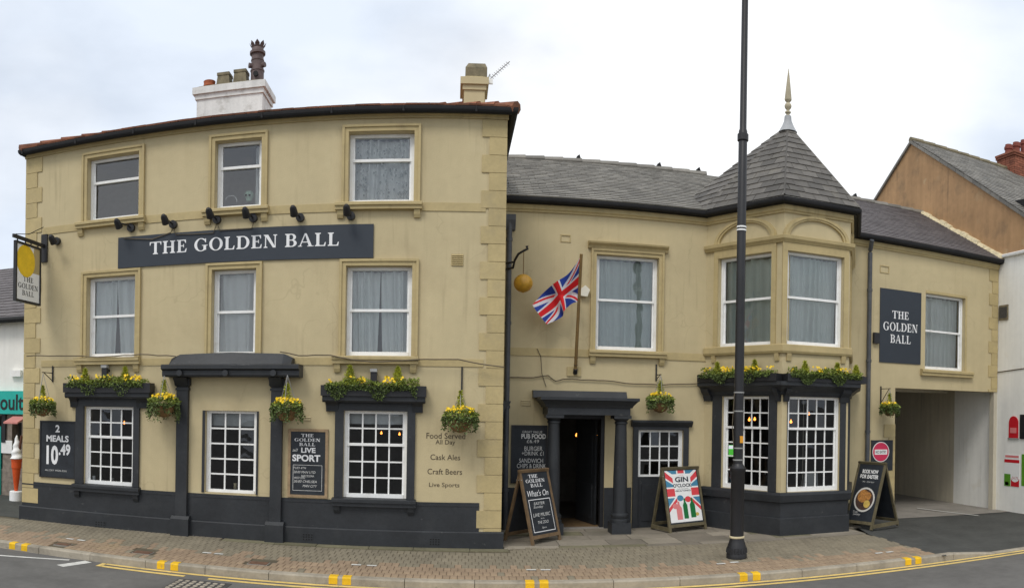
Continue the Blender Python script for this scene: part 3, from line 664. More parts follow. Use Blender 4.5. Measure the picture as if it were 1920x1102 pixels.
# side and back walls
Fs = Frame((XL1, YL), (0, 1)); W.poly([Fs.pt(0, 0, -.3), Fs.pt(DEP, 0, -.3), Fs.pt(DEP, 0, zeave), Fs.pt(0, 0, zeave)])
W.poly([(XL0, YL + DEP, -.3), (XL0, YL, -.3), (XL0, YL, zeave), (XL0, YL + DEP, zeave)])
W.poly([(XL1, YL + DEP, -.3), (XL0, YL + DEP, -.3), (XL0, YL + DEP, zeave), (XL1, YL + DEP, zeave)])
W.build('wall', 'wall_paint', pub)
I = MB(); 
for z in (-.02, zl_(850, 700), zl_(850, 430), zeave - .02): I.poly([(XL0 + .05, YL + .305, z), (XL1 - .05, YL + .305, z), (XL1 - .05, YL + 5, z), (XL0 + .05, YL + 5, z)])
for d in (3.2,): I.poly([(XL0 + .05, YL + d, -.02), (XL1 - .05, YL + d, -.02), (XL1 - .05, YL + d, zl_(850, 430)), (XL0 + .05, YL + d, zl_(850, 430))])
for u in (-5.9 + .3, -1.9): I.poly([(u, YL + .31, zl_(850, 698)), (u, YL + 3.2, zl_(850, 698)), (u, YL + 3.2, zeave), (u, YL + .31, zeave)])
I.build('room', 'interior', pub)
MB().poly([(XL0 + .05, YL + 2.6, zl_(850, 428)), (XL1 - .05, YL + 2.6, zl_(850, 428)), (XL1 - .05, YL + 2.6, zeave - .03), (XL0 + .05, YL + 2.6, zeave - .03)]).build('room_wall', 'interior_pale', pub)
# dado, plinth, bands
zd = zl_(850, 942); zp = zl_(850, 996)
D = MB(); D.box(F, XL0 - .012, F.px(898, 970)[0], 0, .014, zp, zd); D.box(F, XL0 - .014, F.px(898, 960)[0], .014, .022, zd - .06, zd - .035)
D.build('dado', 'dark_paint', pub)
MB().prism(F, [(0, -.3), (.055, -.3), (.055, zp - .015), (.04, zp), (0, zp)], XL0 - .05, XL1 + .05).build('plinth', 'dark_paint', pub)
u1 = F.px(906, 680)[0]; u0 = F.px(78, 680)[0]
MB().box(F, u0, u1, 0, .014, zl_(850, 687), zl_(850, 673)).build('string_course', 'trim_paint', pub)
MB().box(F, u0, u1, 0, .014, zb2, z2s - .004).build('string_course', 'trim_paint', pub)
MB().prism(F, [(0, zfr0), (.03, zfr0), (.035, zfr0 + .03), (.06, zfr0 + .05), (.06, zeave - .005), (0, zeave - .005)], XL0 - .03, XL1 + .03).build('frieze', 'trim_paint', pub)
# quoins
def quoins(F, parent, xe, sgn, z0, z1, ztop, m='quoin_paint', h=.285, wl=.36, ws=.255, pr=.018, ph=0):
    z = z1; i = ph
    while z > z0 + .05:
        w_ = wl if i % 2 == 0 else ws; zb = max(z - h, z0)
        a, b = (xe, xe + w_) if sgn > 0 else (xe - w_, xe)
        e = .008; mb = MB()
        mb.hexa([F.pt(a, pr, zb + .004), F.pt(b, pr, zb + .004), F.pt(b, 0, zb + .004), F.pt(a, 0, zb + .004), F.pt(a, pr, z - .004), F.pt(b, pr, z - .004), F.pt(b, 0, z - .004), F.pt(a, 0, z - .004)])
        mb.build('quoin', m, parent); z -= h; i += 1
quoins(F, pub, XL1 + .012, -1, zp, zfr0 - .003, 0, wl=.40, ws=.28)
quoins(F, pub, XL0 - .012, 1, zp + .02, zfr0 - .003, 0)
# windows
for i, k in enumerate(('t1', 't2', 't3')):
    r = ops[k]; win, (a, b, c, e) = sash(F, pub, r, .12, split=.36, fw=.05)
    architrave(F, pub, r, wd=.1); sill(F, pub, r[0] - .2, r[1] + .14, z2s, h=.12, pr=.13, inner=(r[0] + .002, r[1] - .002), bh=.13)
    if k == 't3': curtain(F, win, a, b, c, e, -.205, 11, 'curtain_warm', lace=True)
    if k == 't2': curtain(F, win, b - .14, b, c, e, -.26, 5, 'curtain')
for i, k in enumerate(('f1', 'f2', 'f3')):
    r = ops[k]; win, (a, b, c, e) = sash(F, pub, r, .12, split=.49, fw=.05)
    architrave(F, pub, r, wd=.1)
    if k != 'f2': sill(F, pub, r[0] - .2, r[1] + .12, z1s, h=.13, pr=.13, inner=(r[0] + .002, r[1] - .002), bh=.14)
    else: sill(F, pub, r[0] - .14, r[1] + .14, z1s, h=.1, pr=.1, brk=False, inner=(r[0] + .002, r[1] - .002))
    curtain(F, win, a, b, c, e, -.205, 20 + i * 7, ('curtain', 'curtain_warm', 'curtain')[i], gap=(.05, 0, .035)[i])
def dark_window(F, k, x0, x1, hx0, hx1, ytop, ybot, cols):
    r = ops[k]; win, q = sash(F, pub, r, .05, split=.385, cols=cols, rt_=2, rb_=3, fw=.045, bar=.024, glass='glass_dark', bottom=.06)
    ua, ub = F.px(x0, 850)[0], F.px(x1, 850)[0]; mb = MB()
    mb.box(F, ua, r[0], 0, .05, r[2] - .0, r[3] + .14); mb.box(F, r[1], ub, 0, .05, r[2], r[3] + .14); mb.box(F, r[0], r[1], 0, .049, r[3], r[3] + .14)
    mb.build('window_surround', 'dark_paint', pub)
    zt = F.px((x0 + x1) / 2, ytop, .25)[1]; zb = r[3] + .14
    ha, hb = F.px(hx0, ytop, .2)[0], F.px(hx1, ytop, .2)[0]
    hood = MB().prism(F, [(0, zb), (.06, zb), (.08, zb + .06), (.17, zt - .1), (.2, zt - .07), (.2, zt), (0, zt)], ha, hb).build('window_hood', 'dark_paint', pub)
    for a, b in ((ha + .04, ua + .05), (ub - .05, hb - .04)):
        MB().prism(F, [(0, zb - .16), (.05, zb - .16), (.07, zb - .06), (.13, zb + .03), (.16, zb + .1), (0, zb + .1)], a, b).build('console', 'dark_paint', hood)
    s = sill(F, pub, ua - .03, ub + .03, r[2], h=.13, pr=.12, m='dark_paint', inner=(r[0] + .002, r[1] - .002), rec=.03, bh=.12)
    return win, q, ha, hb, zt
w1 = dark_window(F, 'g1', 143, 262, 121, 279, 736, 0, 4)
w3 = dark_window(F, 'g3', 628, 778, 604, 797, 743, 0, 4)
MB().box(F, w3[1][0], w3[1][1], -.2, -.19, w3[1][3] - .17, w3[1][3]).build('roller_blind', 'blind', w3[0])
# the blocked doorway with window and canopy
r = ops['g2']; win, q2 = sash(F, pub, r, .08, cols=3, rt_=5, fw=.04, bar=.026, glass='glass_dark', bottom=.05)
MB().box(F, q2[0], q2[1], -.24, -.23, q2[3] - .22, q2[3]).build('roller_blind', 'blind', win)
MB().box(F, r[0] - .045, r[0], 0, .02, r[2], r[3]).build('window_jamb', 'dark_paint', pub); MB().box(F, r[1], r[1] + .03, 0, .02, r[2], r[3]).build('window_jamb', 'dark_paint', pub)
zc0 = zl_(432, 706, .3); zc1 = zl_(432, 687, .3)
for x0, x1 in ((333, 354), (509, 530)):
    a, b = F.px(x0, 850)[0], F.px(x1, 850)[0]
    p = MB(); p.box(F, a, b, 0, .09, zp - .01, zc0); p.box(F, a - .03, b + .03, 0, .12, zc0 - .14, zc0 - .02); p.box(F, a - .015, b + .015, 0, .105, zc0 - .22, zc0 - .18)
    pp = p.build('pilaster', 'dark_paint', pub)
    MB().prism(F, [(0, -.3), (.15, -.3), (.15, zp + .02), (.1, zp + .07), (0, zp + .07)], a - .06, b + .06).build('pilaster_base', 'dark_paint', pp)
    MB().prism(F, [(0, zc0 - .16), (.12, zc0 - .16), (.26, zc0 - .01), (0, zc0 - .01)], a - .01, b + .01).build('console', 'dark_paint', pp)
ca, cb = F.px(302, 697, .34)[0], F.px(560, 697, .34)[0]
can = MB().prism(F, [(0, zc0), (.28, zc0), (.30, zc0 + .03), (.30, zc0 + .1), (.36, zc0 + .13), (.36, zc1 + .02), (.33, zc1 + .04), (0, zc1 + .04)], ca, cb).build('door_canopy', 'dark_paint', pub)
mid = (ca + cb) / 2; n = 14; pts = []
ztop = zl_(432, 657, .15)
for i in range(n + 1):
    s = i / n; pts.append((ca + .12 + (cb - ca - .26) * s, zc1 + .04 + (ztop - zc1 - .07) * (1 - .16 * abs(2 * s - 1) - (.3 * max(0, abs(2 * s - 1) - .86) / .14))))
LT = MB(); 
for (ua, za), (ub, zb) in zip(pts, pts[1:]):
    LT.hexa([F.pt(ua, .3, zc1 + .035), F.pt(ub, .3, zc1 + .035), F.pt(ub, 0, zc1 + .035), F.pt(ua, 0, zc1 + .035), F.pt(ua, .16, za), F.pt(ub, .16, zb), F.pt(ub, 0, zb), F.pt(ua, 0, za)])
LT.build('lead_top', 'dark_paint', can)
for x in (336, 422, 512):
    u, z = F.px(x, 699, .36); mb = MB(); n = 14
    mb.slab(F, [(u + .05 * math.cos(2 * math.pi * k / n), z + .05 * math.sin(2 * math.pi * k / n)) for k in range(n)], .29, .372); mb.build('boss', 'dark_paint', can)
# vents and grilles
def louvre(F, parent, x0, y0, x1, y1, n, m, back='interior'):
    a, b, c, d = F.rect(x0, y0, x1, y1); o = MB().box(F, a, b, 0, .006, c, d).build('vent', m, parent)
    h = (d - c) / n
    for i in range(n): MB().prism(F, [(.006, c + h * i + .004), (.022, c + h * i + .004), (.006, c + h * i + h * .62)], a + .006, b - .006).build('slat', m, o)
louvre(F, pub, 846, 476, 869, 498, 6, 'trim_paint')
louvre(F, pub, 561, 779, 583, 788, 2, 'wall_paint'); louvre(F, pub, 828, 783, 849, 793, 2, 'wall_paint')
for x, y in ((188, 984), (577, 1007), (815, 1016)):
    a, b, c, d = F.rect(x - 10, y - 7, x + 10, y + 6, .055); o = MB().box(F, a, b, .05, .06, c, d).build('air_brick', 'dark_paint', pub)
    for i in range(4):
        for j in range(3):
            u = a + (b - a) * (i + .5) / 4; z = c + (d - c) * (j + .5) / 3
            MB().box(F, u - .013, u + .013, .0602, .0612, z - .011, z + .011).build('vent_hole', 'gutter_paint', o)
# gutter and roof
ov = .3
ring = [(XL0 - .15, YL + DEP - .2), (XL0 - .15, YL), (XL1 + .14, YL), (XL1 + .14, YL + DEP - .2)]
fb = MB(); sweep(fb, [(0, zgut + .05), (.07, zgut + .05), (.07, zeave - .02), (0, zeave - .02)], [(XL0 + .13, YL + DEP), (XL0 + .13, YL), (XL1 - .1, YL), (XL1 - .1, YL + DEP)])
fb.build('soffit', 'gutter_paint', pub)
gt = MB(); prof = [(.075, zgut + .1)] + [(.14 + .062 * math.cos(a), zgut + .075 + .07 * math.sin(a)) for a in [math.radians(180 + 22.5 * i) for i in range(9)]] + [(.203, zgut + .10)]
sweep(gt, prof, [(XL0 + .12, YL + DEP), (XL0 + .12, YL), (XL1 - .03, YL), (XL1 - .03, YL + DEP)])
gut = gt.build('gutter', 'gutter_paint', pub)
x = XL0
while x < XL1: MB().box(F, x, x + .03, .195, .211, zgut + .01, zgut + .1).build('gutter_joint', 'gutter_paint', gut); x += 1.15
ez = zgut + .11; e0x, e1x, e0y, e1y = XL0 - .06, XL1 + .14, YL - .16, YL + DEP + .3
pit = math.tan(math.radians(20.6)); hy = (e1y - e0y) / 2; rz = ez + hy * pit; ym = (e0y + e1y) / 2
RF = MB(); A, B, C, D_ = (e0x, e0y, ez), (e1x, e0y, ez), (e1x, e1y, ez), (e0x, e1y, ez); P1, P2 = (e0x + hy, ym, rz), (e1x - hy, ym, rz)
RF.add([A, B, C, D_, P1, P2], [(0, 1, 5, 4), (1, 2, 5), (2, 3, 4, 5), (3, 0, 4)]); rfo = RF.build('roof', 'clay_tile', pub)
cbm = MB(); rr = random.Random(5)
V = Vector((0, math.cos(math.radians(20.6)), math.sin(math.radians(20.6)))); cs = math.cos(math.radians(20.6))
slate_rows(Vector((e0x, e0y, ez + .004)), Vector((1, 0, 0)), V, lambda v: v * cs, lambda v: (e1x - e0x) - v * cs, hy / cs, .2, .14, th=.02, rnd=rr, cb=lambda p, j, a: cbm.hexa(p))
Vr = Vector((-cs, 0, math.sin(math.radians(20.6))))
slate_rows(Vector((e1x, e0y, ez + .004)), Vector((0, 1, 0)), Vr, lambda v: v * cs, lambda v: (e1y - e0y) - v * cs, hy / cs, .2, .14, th=.02, rnd=rr, cb=lambda p, j, a: cbm.hexa(p))
cbm.build('tiles', 'clay_tile', rfo, kind='stuff')
for a, b in ((A, P1), (B, P2), (P1, P2)):
    a, b = Vector(a), Vector(b); L_ = (b - a).length; n = int(L_ / .42)
    for i in range(n):
        p = a.lerp(b, i / n); q = a.lerp(b, (i + 1.08) / n)
        MB().tube([p + Vector((0, 0, .0)), q + Vector((0, 0, -.015))], [.105, .09], 8).build('hip_tile', 'clay_tile', rfo, smooth=True)
# chimneys
def stack(parent, Y, x0, x1, ytop, m, depth, capm, zbase, ybands=True):
    Fc = Frame((0, Y), (1, 0)); xm = (x0 + x1) / 2
    a, b = Fc.px(x0, ytop + 30)[0], Fc.px(x1, ytop + 30)[0]; zt = Fc.px(xm, ytop)[1]
    mb = MB(); mb.box(Fc, a, b, -depth, 0, zbase, zt - .3); o = mb.build('chimney', m, parent)
    MB().box(Fc, a - .03, b + .03, -depth - .03, .03, zt - .3, zt - .2).build('corbel', m, o)
    MB().box(Fc, a - .075, b + .075, -depth - .075, .075, zt - .2, zt - .06).build('corbel', m, o)
    cp = MB(); cp.add([Fc.pt(a - .06, .06, zt - .06), Fc.pt(b + .06, .06, zt - .06), Fc.pt(b + .06, -depth - .06, zt - .06), Fc.pt(a - .06, -depth - .06, zt - .06), Fc.pt(a + .06, -.08, zt + .02), Fc.pt(b - .06, -.08, zt + .02), Fc.pt(b - .06, -depth + .08, zt + .02), Fc.pt(a + .06, -depth + .08, zt + .02)], [(4, 5, 6, 7), (0, 1, 5, 4), (1, 2, 6, 5), (2, 3, 7, 6), (3, 0, 4, 7), (3, 2, 1, 0)])
    cp.build('flaunching', capm, o)
    return o, Fc, zt
ch, Fc, zt = stack(pub, 14.6, 369, 492, 153, 'white_stack', .75, 'buff_pot', rz - 1.4)
yc = 14.6 + .37
u = Fc.px(393, 150, -.37)[0]; zq = zt + .0
MB().lathe((u, yc, zq), [(.115, 0), (.115, .1), (.13, .11), (.13, .15), (.12, .155), (.125, .2), (.13, .22), (.1, .225), (.09, .1)], 18).build('clay_chimney_pot', 'clay_pot', ch, smooth=True)
for x, hh in ((422, .33), (453, .35)):
    u = Fc.px(x, 140, -.37)[0]; a = .125; b = .155
    mb = MB().hexa([(u - b, yc - b, zq), (u + b, yc - b, zq), (u + b, yc + b, zq), (u - b, yc + b, zq), (u - a, yc - a, zq + hh - .06), (u + a, yc - a, zq + hh - .06), (u + a, yc + a, zq + hh - .06), (u - a, yc + a, zq + hh - .06)])
    a += .012; mb.hexa([(u - a, yc - a, zq + hh - .06), (u + a, yc - a, zq + hh - .06), (u + a, yc + a, zq + hh - .06), (u - a, yc + a, zq + hh - .06), (u - a, yc - a, zq + hh), (u + a, yc - a, zq + hh), (u + a, yc + a, zq + hh), (u - a, yc + a, zq + hh)])
    mb.build('square_chimney_pot', 'buff_pot', ch)
u = Fc.px(483, 110, -.37)[0]
hp = MB().lathe((u, yc, zq), [(.15, 0), (.15, .04), (.14, .05), (.138, .3), (.15, .31), (.15, .335), (.13, .345), (.13, .52), (.14, .53), (.14, .55), (.13, .56), (.125, .66), (.165, .67), (.165, .72), (.14, .73), (.12, .80), (.09, .8)], 20).build('crown_chimney_pot', 'brown_pot', ch, smooth=True)
cr = MB()
for k in range(8):
    a = 2 * math.pi * k / 8 + .2; c, s_ = math.cos(a), math.sin(a); t = Vector((-s_, c, 0)) * .05; p = Vector((u + c * .12, yc + s_ * .12, zq + .8)); o_ = Vector((c, s_, 0)) * .012
    cr.add([p - t - o_, p + t - o_, p + t + o_ + Vector((c * .02, s_ * .02, .06)), p - t + o_ + Vector((c * .02, s_ * .02, .06)), p + Vector((c * .06, s_ * .06, .12))], [(0, 1, 4), (1, 2, 4), (2, 3, 4), (3, 0, 4)])
cr.build('crown_points', 'brown_pot', hp)
for a in (-2.6, -.35, -1.5):
    p = Vector((u, yc, zq + (.42 if a != -1.5 else .2))); dr = Vector((math.cos(a), math.sin(a), 0))
    MB().tube([p + dr * .12, p + dr * .19], [.05, .055], 10).build('pot_spout' if a != -1.5 else 'pot_hole', 'brown_pot' if a != -1.5 else 'gutter_paint', hp)
ch2, Fc2, zt2 = stack(pub, 14.9, 870, 909, 141, 'wall_paint', .6, 'trim_paint', rz - 1.6)
a, b = Fc2.px(873, 125)[0], Fc2.px(914, 125)[0]; z0 = zt2; z1 = Fc2.px(893, 113)[1]; dd = .45
MB().add([Fc2.pt(a, -.08, z0), Fc2.pt(b, -.08, z0), Fc2.pt(b, -dd, z0), Fc2.pt(a, -dd, z0), Fc2.pt(a, -.08, z0 + .2), Fc2.pt(b, -.08, z0 + .2), Fc2.pt(b, -dd, z0 + .2), Fc2.pt(a, -dd, z0 + .2), Fc2.pt(a + .06, -.13, z1), Fc2.pt(b - .04, -.13, z1), Fc2.pt(b - .04, -dd + .05, z1), Fc2.pt(a + .06, -dd + .05, z1)],
         [(0, 1, 5, 4), (1, 2, 6, 5), (2, 3, 7, 6), (3, 0, 4, 7), (4, 5, 9, 8), (5, 6, 10, 9), (6, 7, 11, 10), (7, 4, 8, 11), (8, 9, 10, 11)]).build('chimney_cowl', 'buff_pot', ch2)
# aerial
pa = Fc2.pt(Fc2.px(917, 142)[0] + .02, -.05, Fc2.px(917, 146)[1]); pb = Fc2.pt(Fc2.px(956, 113)[0], -.05, Fc2.px(956, 113)[1])
aer = thing('television_aerial', 'thin metal television aerial on the cream chimney', 'aerial', pa)
MB().tube([pa + Vector((-.12, 0, -.3)), pa + Vector((-.02, 0, .05)), pa + Vector((0, 0, .1))], .012, 6).build('mast', 'grey_metal', aer)
MB().tube([pa, pb], .009, 6).build('boom', 'grey_metal', aer)
MB().hexa([pa + Vector(v) for v in ((-.03, -.02, -.1), (.06, -.02, -.1), (.06, .02, -.1), (-.03, .02, -.1), (-.03, -.02, .0), (.06, -.02, .0), (.06, .02, .0), (-.03, .02, .0))]).build('junction_box', 'white_paint', aer)
bd = (pb - pa).normalized(); pr = Vector((-bd.z, .5, bd.x)).normalized()
for i in range(9):
    c = pa.lerp(pb, .1 + .1 * i); MB().tube([c - pr * .055, c + pr * .055], .006, 5).build('element', 'grey_metal', aer)
# return wall door surround, glimpsed past the corner
rs = MB(); rs.box(Fs, .7, 1.75, 0, .06, -.05, zl_(945, 795)); rso = rs.build('side_door_surround', 'dark_paint', pub)
zt_ = Fs.px(958, 752, .1)[1]; zt_ = at_y(958, 752, 12.6).z
MB().prism(Fs, [(0, zt_ - .3), (.06, zt_ - .3), (.08, zt_ - .15), (.17, zt_ - .05), (.19, zt_), (0, zt_)], .6, 1.85).build('hood', 'dark_paint', rso)

# ================================================================== TWO-STOREY WING WITH BAY AND ARCHWAY
F = FR
XR0, XR1 = XL1 + .02, 12.5
zR = lambda x, y, d=0: F.px(x, y, d)[1]
zge = zR(1150, 386, .28)            # gutter
zfrz = zR(1150, 407); zbl = zR(1150, 671); zbu = zR(1150, 657)
wing = thing('pub_wing', 'two-storey tan pub wing with slate roof, corner bay turret and archway', 'pub', (XR0, YR, 0))
# bay plan
bA = Vector((F.px(1322, 700)[0], YR)); YB = 12.15
bB = Vector((at_y(1467, 700, YB).x, YB)); bC = Vector((at_y(1591, 700, YB).x, YB)); bD = Vector((bC.x + (bB.x - bA.x), YR))
F1 = Frame(bA, bB - bA); F2 = Frame(bB, bC - bB); F3 = Frame(bC, bD - bC)
lA = (bB - bA).length; lB = (bC - bB).length; lC = (bD - bC).length
# openings
o_r1 = (*F.rect(1117, 482, 1234, 657)[:2], zR(1175, 657), zR(1175, 480))
o_w = (*F.rect(1735, 553, 1809, 694)[:2], zR(1772, 694), zR(1772, 554))
dr = F.rect(1040, 775, 1133, 985); o_door = (dr[0], dr[1], -.3, zR(1085, 777))
sd_ = F.rect(1195, 800, 1280, 980); o_sd = (sd_[0], sd_[1], -.3, zR(1238, 806))
zlin = zR(1772, 731); ap0 = F.px(1678, 780)[0]; o_arch = (ap0, XR1 - .0, -.3, zlin)
wb = MB(); wall(wb, F, XR0, bA.x, -.3, zge + .12, [o_r1, o_door, o_sd], .3)
wb.build('wall', 'wall_paint', wing); wb = MB()
wall(wb, F, bD.x, ap0, -.3, zge + .12, [], .3); wb.box(F, ap0 - .001, ap0, -.3, 0, -.3, zlin)
wall(wb, F, ap0, XR1, zlin, zge + .12, [o_w], .3)
wb.poly([F.pt(ap0, 0, zlin), F.pt(XR1, 0, zlin), F.pt(XR1, -.3, zlin), F.pt(ap0, -.3, zlin)])
wb.poly([F.pt(bA.x, -.3, 2.9), F.pt(bD.x, -.3, 2.9), F.pt(bD.x, -.3, zge + .1), F.pt(bA.x, -.3, zge + .1)]) if False else None
wb.build('wall', 'wall_paint', wing)
# passage: left wall, ceiling
pw = MB(); pw.poly([(ap0, YR + .3, -.3), (ap0, YR + 9, -.3), (ap0, YR + 9, zlin), (ap0, YR + .3, zlin)][::-1]); pw.build('passage_wall', 'passage_wall', wing)
MB().poly([(ap0, YR + .3, zlin + .14), (XR1 + .1, YR + .3, zlin + .14), (XR1 + .1, YR + 9, zlin + .14), (ap0, YR + 9, zlin + .14)]).build('passage_ceiling', 'passage_wall', wing)
MB().box(F, ap0 - .1, XR1 + .1, -9.1, -9.0, -.3, zlin + .2).build('passage_light_block', 'interior', wing)  # unseen dark wall, added to keep sky light from entering the passage behind
bm2 = MB(); bm2.box(F, ap0 + .02, XR1 + .05, -2.2, -2.0, zlin + .0, zlin + .14); bm2.build('ceiling_beam', 'passage_wall', wing)
MB().box(F, XR1 - .1, XR1 + .02, -.16, -.002, -.3, zlin).build('archway_pier', 'passage_wall', wing)
# rooms
I = MB(); zf = zR(1150, 690)
for z in (-.02, zf, zge): I.poly([(XR0, YR + .305, z), (ap0 if z < 1 else XR1, YR + .305, z), (ap0 if z < 1 else XR1, YR + 4.5, z), (XR0, YR + 4.5, z)])
I.poly([(XR0, YR + 4.4, -.02), (ap0 - .05, YR + 4.4, -.02), (ap0 - .05, YR + 4.4, zge), (XR0, YR + 4.4, zge)])
I.poly([(ap0 - .04, YR + .31, -.02), (ap0 - .04, YR + 4.4, -.02), (ap0 - .04, YR + 4.4, zf), (ap0 - .04, YR + .31, zf)])
for u in (4.4, 8.9): I.poly([(u, YR + .31, zf), (u, YR + 4.4, zf), (u, YR + 4.4, zge), (u, YR + .31, zge)])
I.poly([(XR1, YR + .31, zf), (XR1, YR + 4.4, zf), (XR1, YR + 4.4, zge), (XR1, YR + .31, zge)]); I.poly([(XR1 - .01, YR + 4.38, zf), (8.9, YR + 4.38, zf), (8.9, YR + 4.38, zge), (XR1 - .01, YR + 4.38, zge)])
I.build('room', 'interior', wing)
# first-floor window with hood
win, (a, b, c, e) = sash(F, wing, o_r1, .1, split=.47, fw=.05); curtain(F, win, a, b, c, e, -.205, 41, 'curtain_sheer')
architrave(F, wing, o_r1, wd=.1, hood=1); sill(F, wing, o_r1[0] - .13, o_r1[1] + .16, o_r1[2], h=.13, pr=.13, inner=(o_r1[0] + .002, o_r1[1] - .002))
win, (a, b, c, e) = sash(F, wing, o_w, .1, split=.49, fw=.05); curtain(F, win, a, b, c, e, -.205, 43, gap=.0)
MB().box(F, o_w[1], o_w[1] + .06, 0, .012, o_w[2], o_w[3] + .06).build('window_surround', 'trim_paint', wing); MB().box(F, o_w[0], o_w[1] - .001, 0, .0125, o_w[3], o_w[3] + .06).build('window_surround', 'trim_paint', wing)
sill(F, wing, F.px(1725, 700)[0], F.px(1821, 700)[0], o_w[2], h=.15, pr=.12, brk=False, inner=(o_w[0] + .002, o_w[1] - .002))
# bands
MB().box(F, XR0, bA.x - .0, 0, .018, zbl, zbu).build('string_course', 'trim_paint', wing)
poly = [(XR0, YR), (bA.x, bA.y), (bB.x, bB.y), (bC.x, bC.y), (bD.x, bD.y), (XR1, YR)]
fz = MB(); sweep(fz, [(0, zfrz), (.03, zfrz), (.035, zfrz + .03), (.06, zfrz + .05), (.06, zge + .1), (0, zge + .1)], poly); fz.build('frieze', 'trim_paint', wing)
gt = MB(); prof = [(.11, zge + .1)] + [(.155 + .055 * math.cos(q), zge + .07 + .065 * math.sin(q)) for q in [math.radians(180 + 22.5 * i) for i in range(9)]] + [(.21, zge + .1)]
sweep(gt, prof, poly); sweep(gt, [(.06, zge + .0), (.12, zge + .0), (.12, zge + .09), (.06, zge + .09)], poly)
gt.build('gutter', 'gutter_paint', wing)
# wing corner quoins above and beside the archway
quoins(F, wing, XR1 - .004, -1, zlin, zfrz - .003, 0, wl=.3, ws=.2, h=.3)
quoins(F, wing, ap0 + .004, -1, -.03, zR(1668, 795), 0, wl=.3, ws=.17, h=.3)
# blocked vents
for x0, y0, x1, y1 in ((1051, 440, 1070, 454), (1650, 498, 1667, 512)):
    a, b, c, d = F.rect(x0, y0, x1, y1); mb = MB()
    mb.box(F, a, b, 0, .016, d - .02, d); mb.box(F, a, a + .015, 0, .014, c, d - .02); mb.box(F, b - .015, b, 0, .014, c, d - .02); mb.box(F, a + .015, b - .015, 0, .012, c, c + .015); mb.build('blocked_vent', 'trim_paint', wing)
louvre(F, wing, 976, 748, 995, 760, 3, 'wall_paint')
# dado along the wing
zdR = zR(1140, 914); dd = MB()
for a, b in ((XR0, o_door[0]), (o_door[1], o_sd[0] - .12), (o_sd[1] + .12, bA.x - .02), (bD.x + .3, ap0 - .32)): dd = MB().box(F, a, b, 0, .02, -.3, zdR); dd.build('dado', 'dark_paint', wing)
# ---- main roof
ridgeY = 17.0; zrd = 2.206 + 474 / 1380 * ridgeY; ey = YR - .19; ze = zge + .1
RM = MB(); RM.poly([(XR0 - .6, ey, ze), (XR1 + .05, ey, ze), (XR1 + .05, ridgeY, zrd), (XR0 - .6, ridgeY, zrd)]); RM.poly([(XR0 - .6, ridgeY, zrd), (XR1 + .05, ridgeY, zrd), (XR1 + .05, 2 * ridgeY - ey, ze), (XR0 - .6, 2 * ridgeY - ey, ze)])
mroof = RM.build('roof', 'slate', wing)
V = Vector((0, ridgeY - ey, zrd - ze)); LV = V.length; V.normalize(); rr = random.Random(9)
tx = .5 * (bB.x + bC.x); apex = Vector((tx, 0, 0))
apY = tx / math.tan((1469 - XN) / FPX); apZ = at_y(1469, 240, apY).z
sb = MB(); sp = MB()
def cut(p):  # no slates under the turret
    c = sum((Vector(q) for q in p), Vector()) / 8
    k = (apZ - c.z) / (apZ - ze); return abs(c.x - tx) < max(0, k) * 1.85 - .25
slate_rows(Vector((XR0 - .1, ey, ze + .004)), Vector((1, 0, 0)), V, lambda v: 0, lambda v: 8.1 - XR0, LV, .3, .155, th=.016, jit=.004, rnd=rr, cb=lambda p, j, a: (None if cut(p) else sb.hexa(p)))
slate_rows(Vector((8.0, ey, ze + .004)), Vector((1, 0, 0)), V, lambda v: 0, lambda v: XR1 + .02 - 8.0, LV, .3, .155, th=.016, jit=.004, rnd=rr, cb=lambda p, j, a: (None if cut(p) else sp.hexa(p)))
sb.build('slates', 'slate', mroof, kind='stuff'); sp.build('slates', 'slate_purple', mroof, kind='stuff')
x = XR0 - .1
while x < XR1 - .2:
    if abs(x - tx) > .6:
        MB().tube([(x, ridgeY, zrd + .0), (x + .44, ridgeY, zrd + .012)], [.09, .1], 8).build('ridge_tile', 'slate', mroof, smooth=True)
    x += .44
for x in (1085, 1236, 1310, 1604):
    p = at_y(x, 300, ridgeY); MB().hexa([(p.x - .06, ridgeY - .05, zrd + .04), (p.x + .06, ridgeY - .05, zrd + .04), (p.x + .06, ridgeY + .05, zrd + .04), (p.x - .06, ridgeY + .05, zrd + .04), (p.x - .05, ridgeY - .05, zrd + .13), (p.x + .01, ridgeY - .05, zrd + .18), (p.x + .01, ridgeY + .05, zrd + .18), (p.x - .05, ridgeY + .05, zrd + .13)]).build('ridge_vent', 'gutter_paint', mroof)
n = 15
for i in range(n):                     # mortar fillet against the neighbour's gable
    p = Vector((XR1 - .01, ey, ze)).lerp(Vector((XR1 - .01, ridgeY, zrd)), i / n); q = Vector((XR1 - .01, ey, ze)).lerp(Vector((XR1 - .01, ridgeY, zrd)), (i + .93) / n)
    hh = .05 + rr.random() * .07
    MB().hexa([p + Vector((-.1, 0, .02)), p + Vector((.04, 0, .02)), q + Vector((.04, 0, .02)), q + Vector((-.1, 0, .02)), p + Vector((-.05, 0, .03 + hh)), p + Vector((.04, 0, .04 + hh)), q + Vector((.04, 0, .04 + hh)), q + Vector((-.05, 0, .03 + hh))]).build('mortar_fillet', 'mortar_cream', mroof)
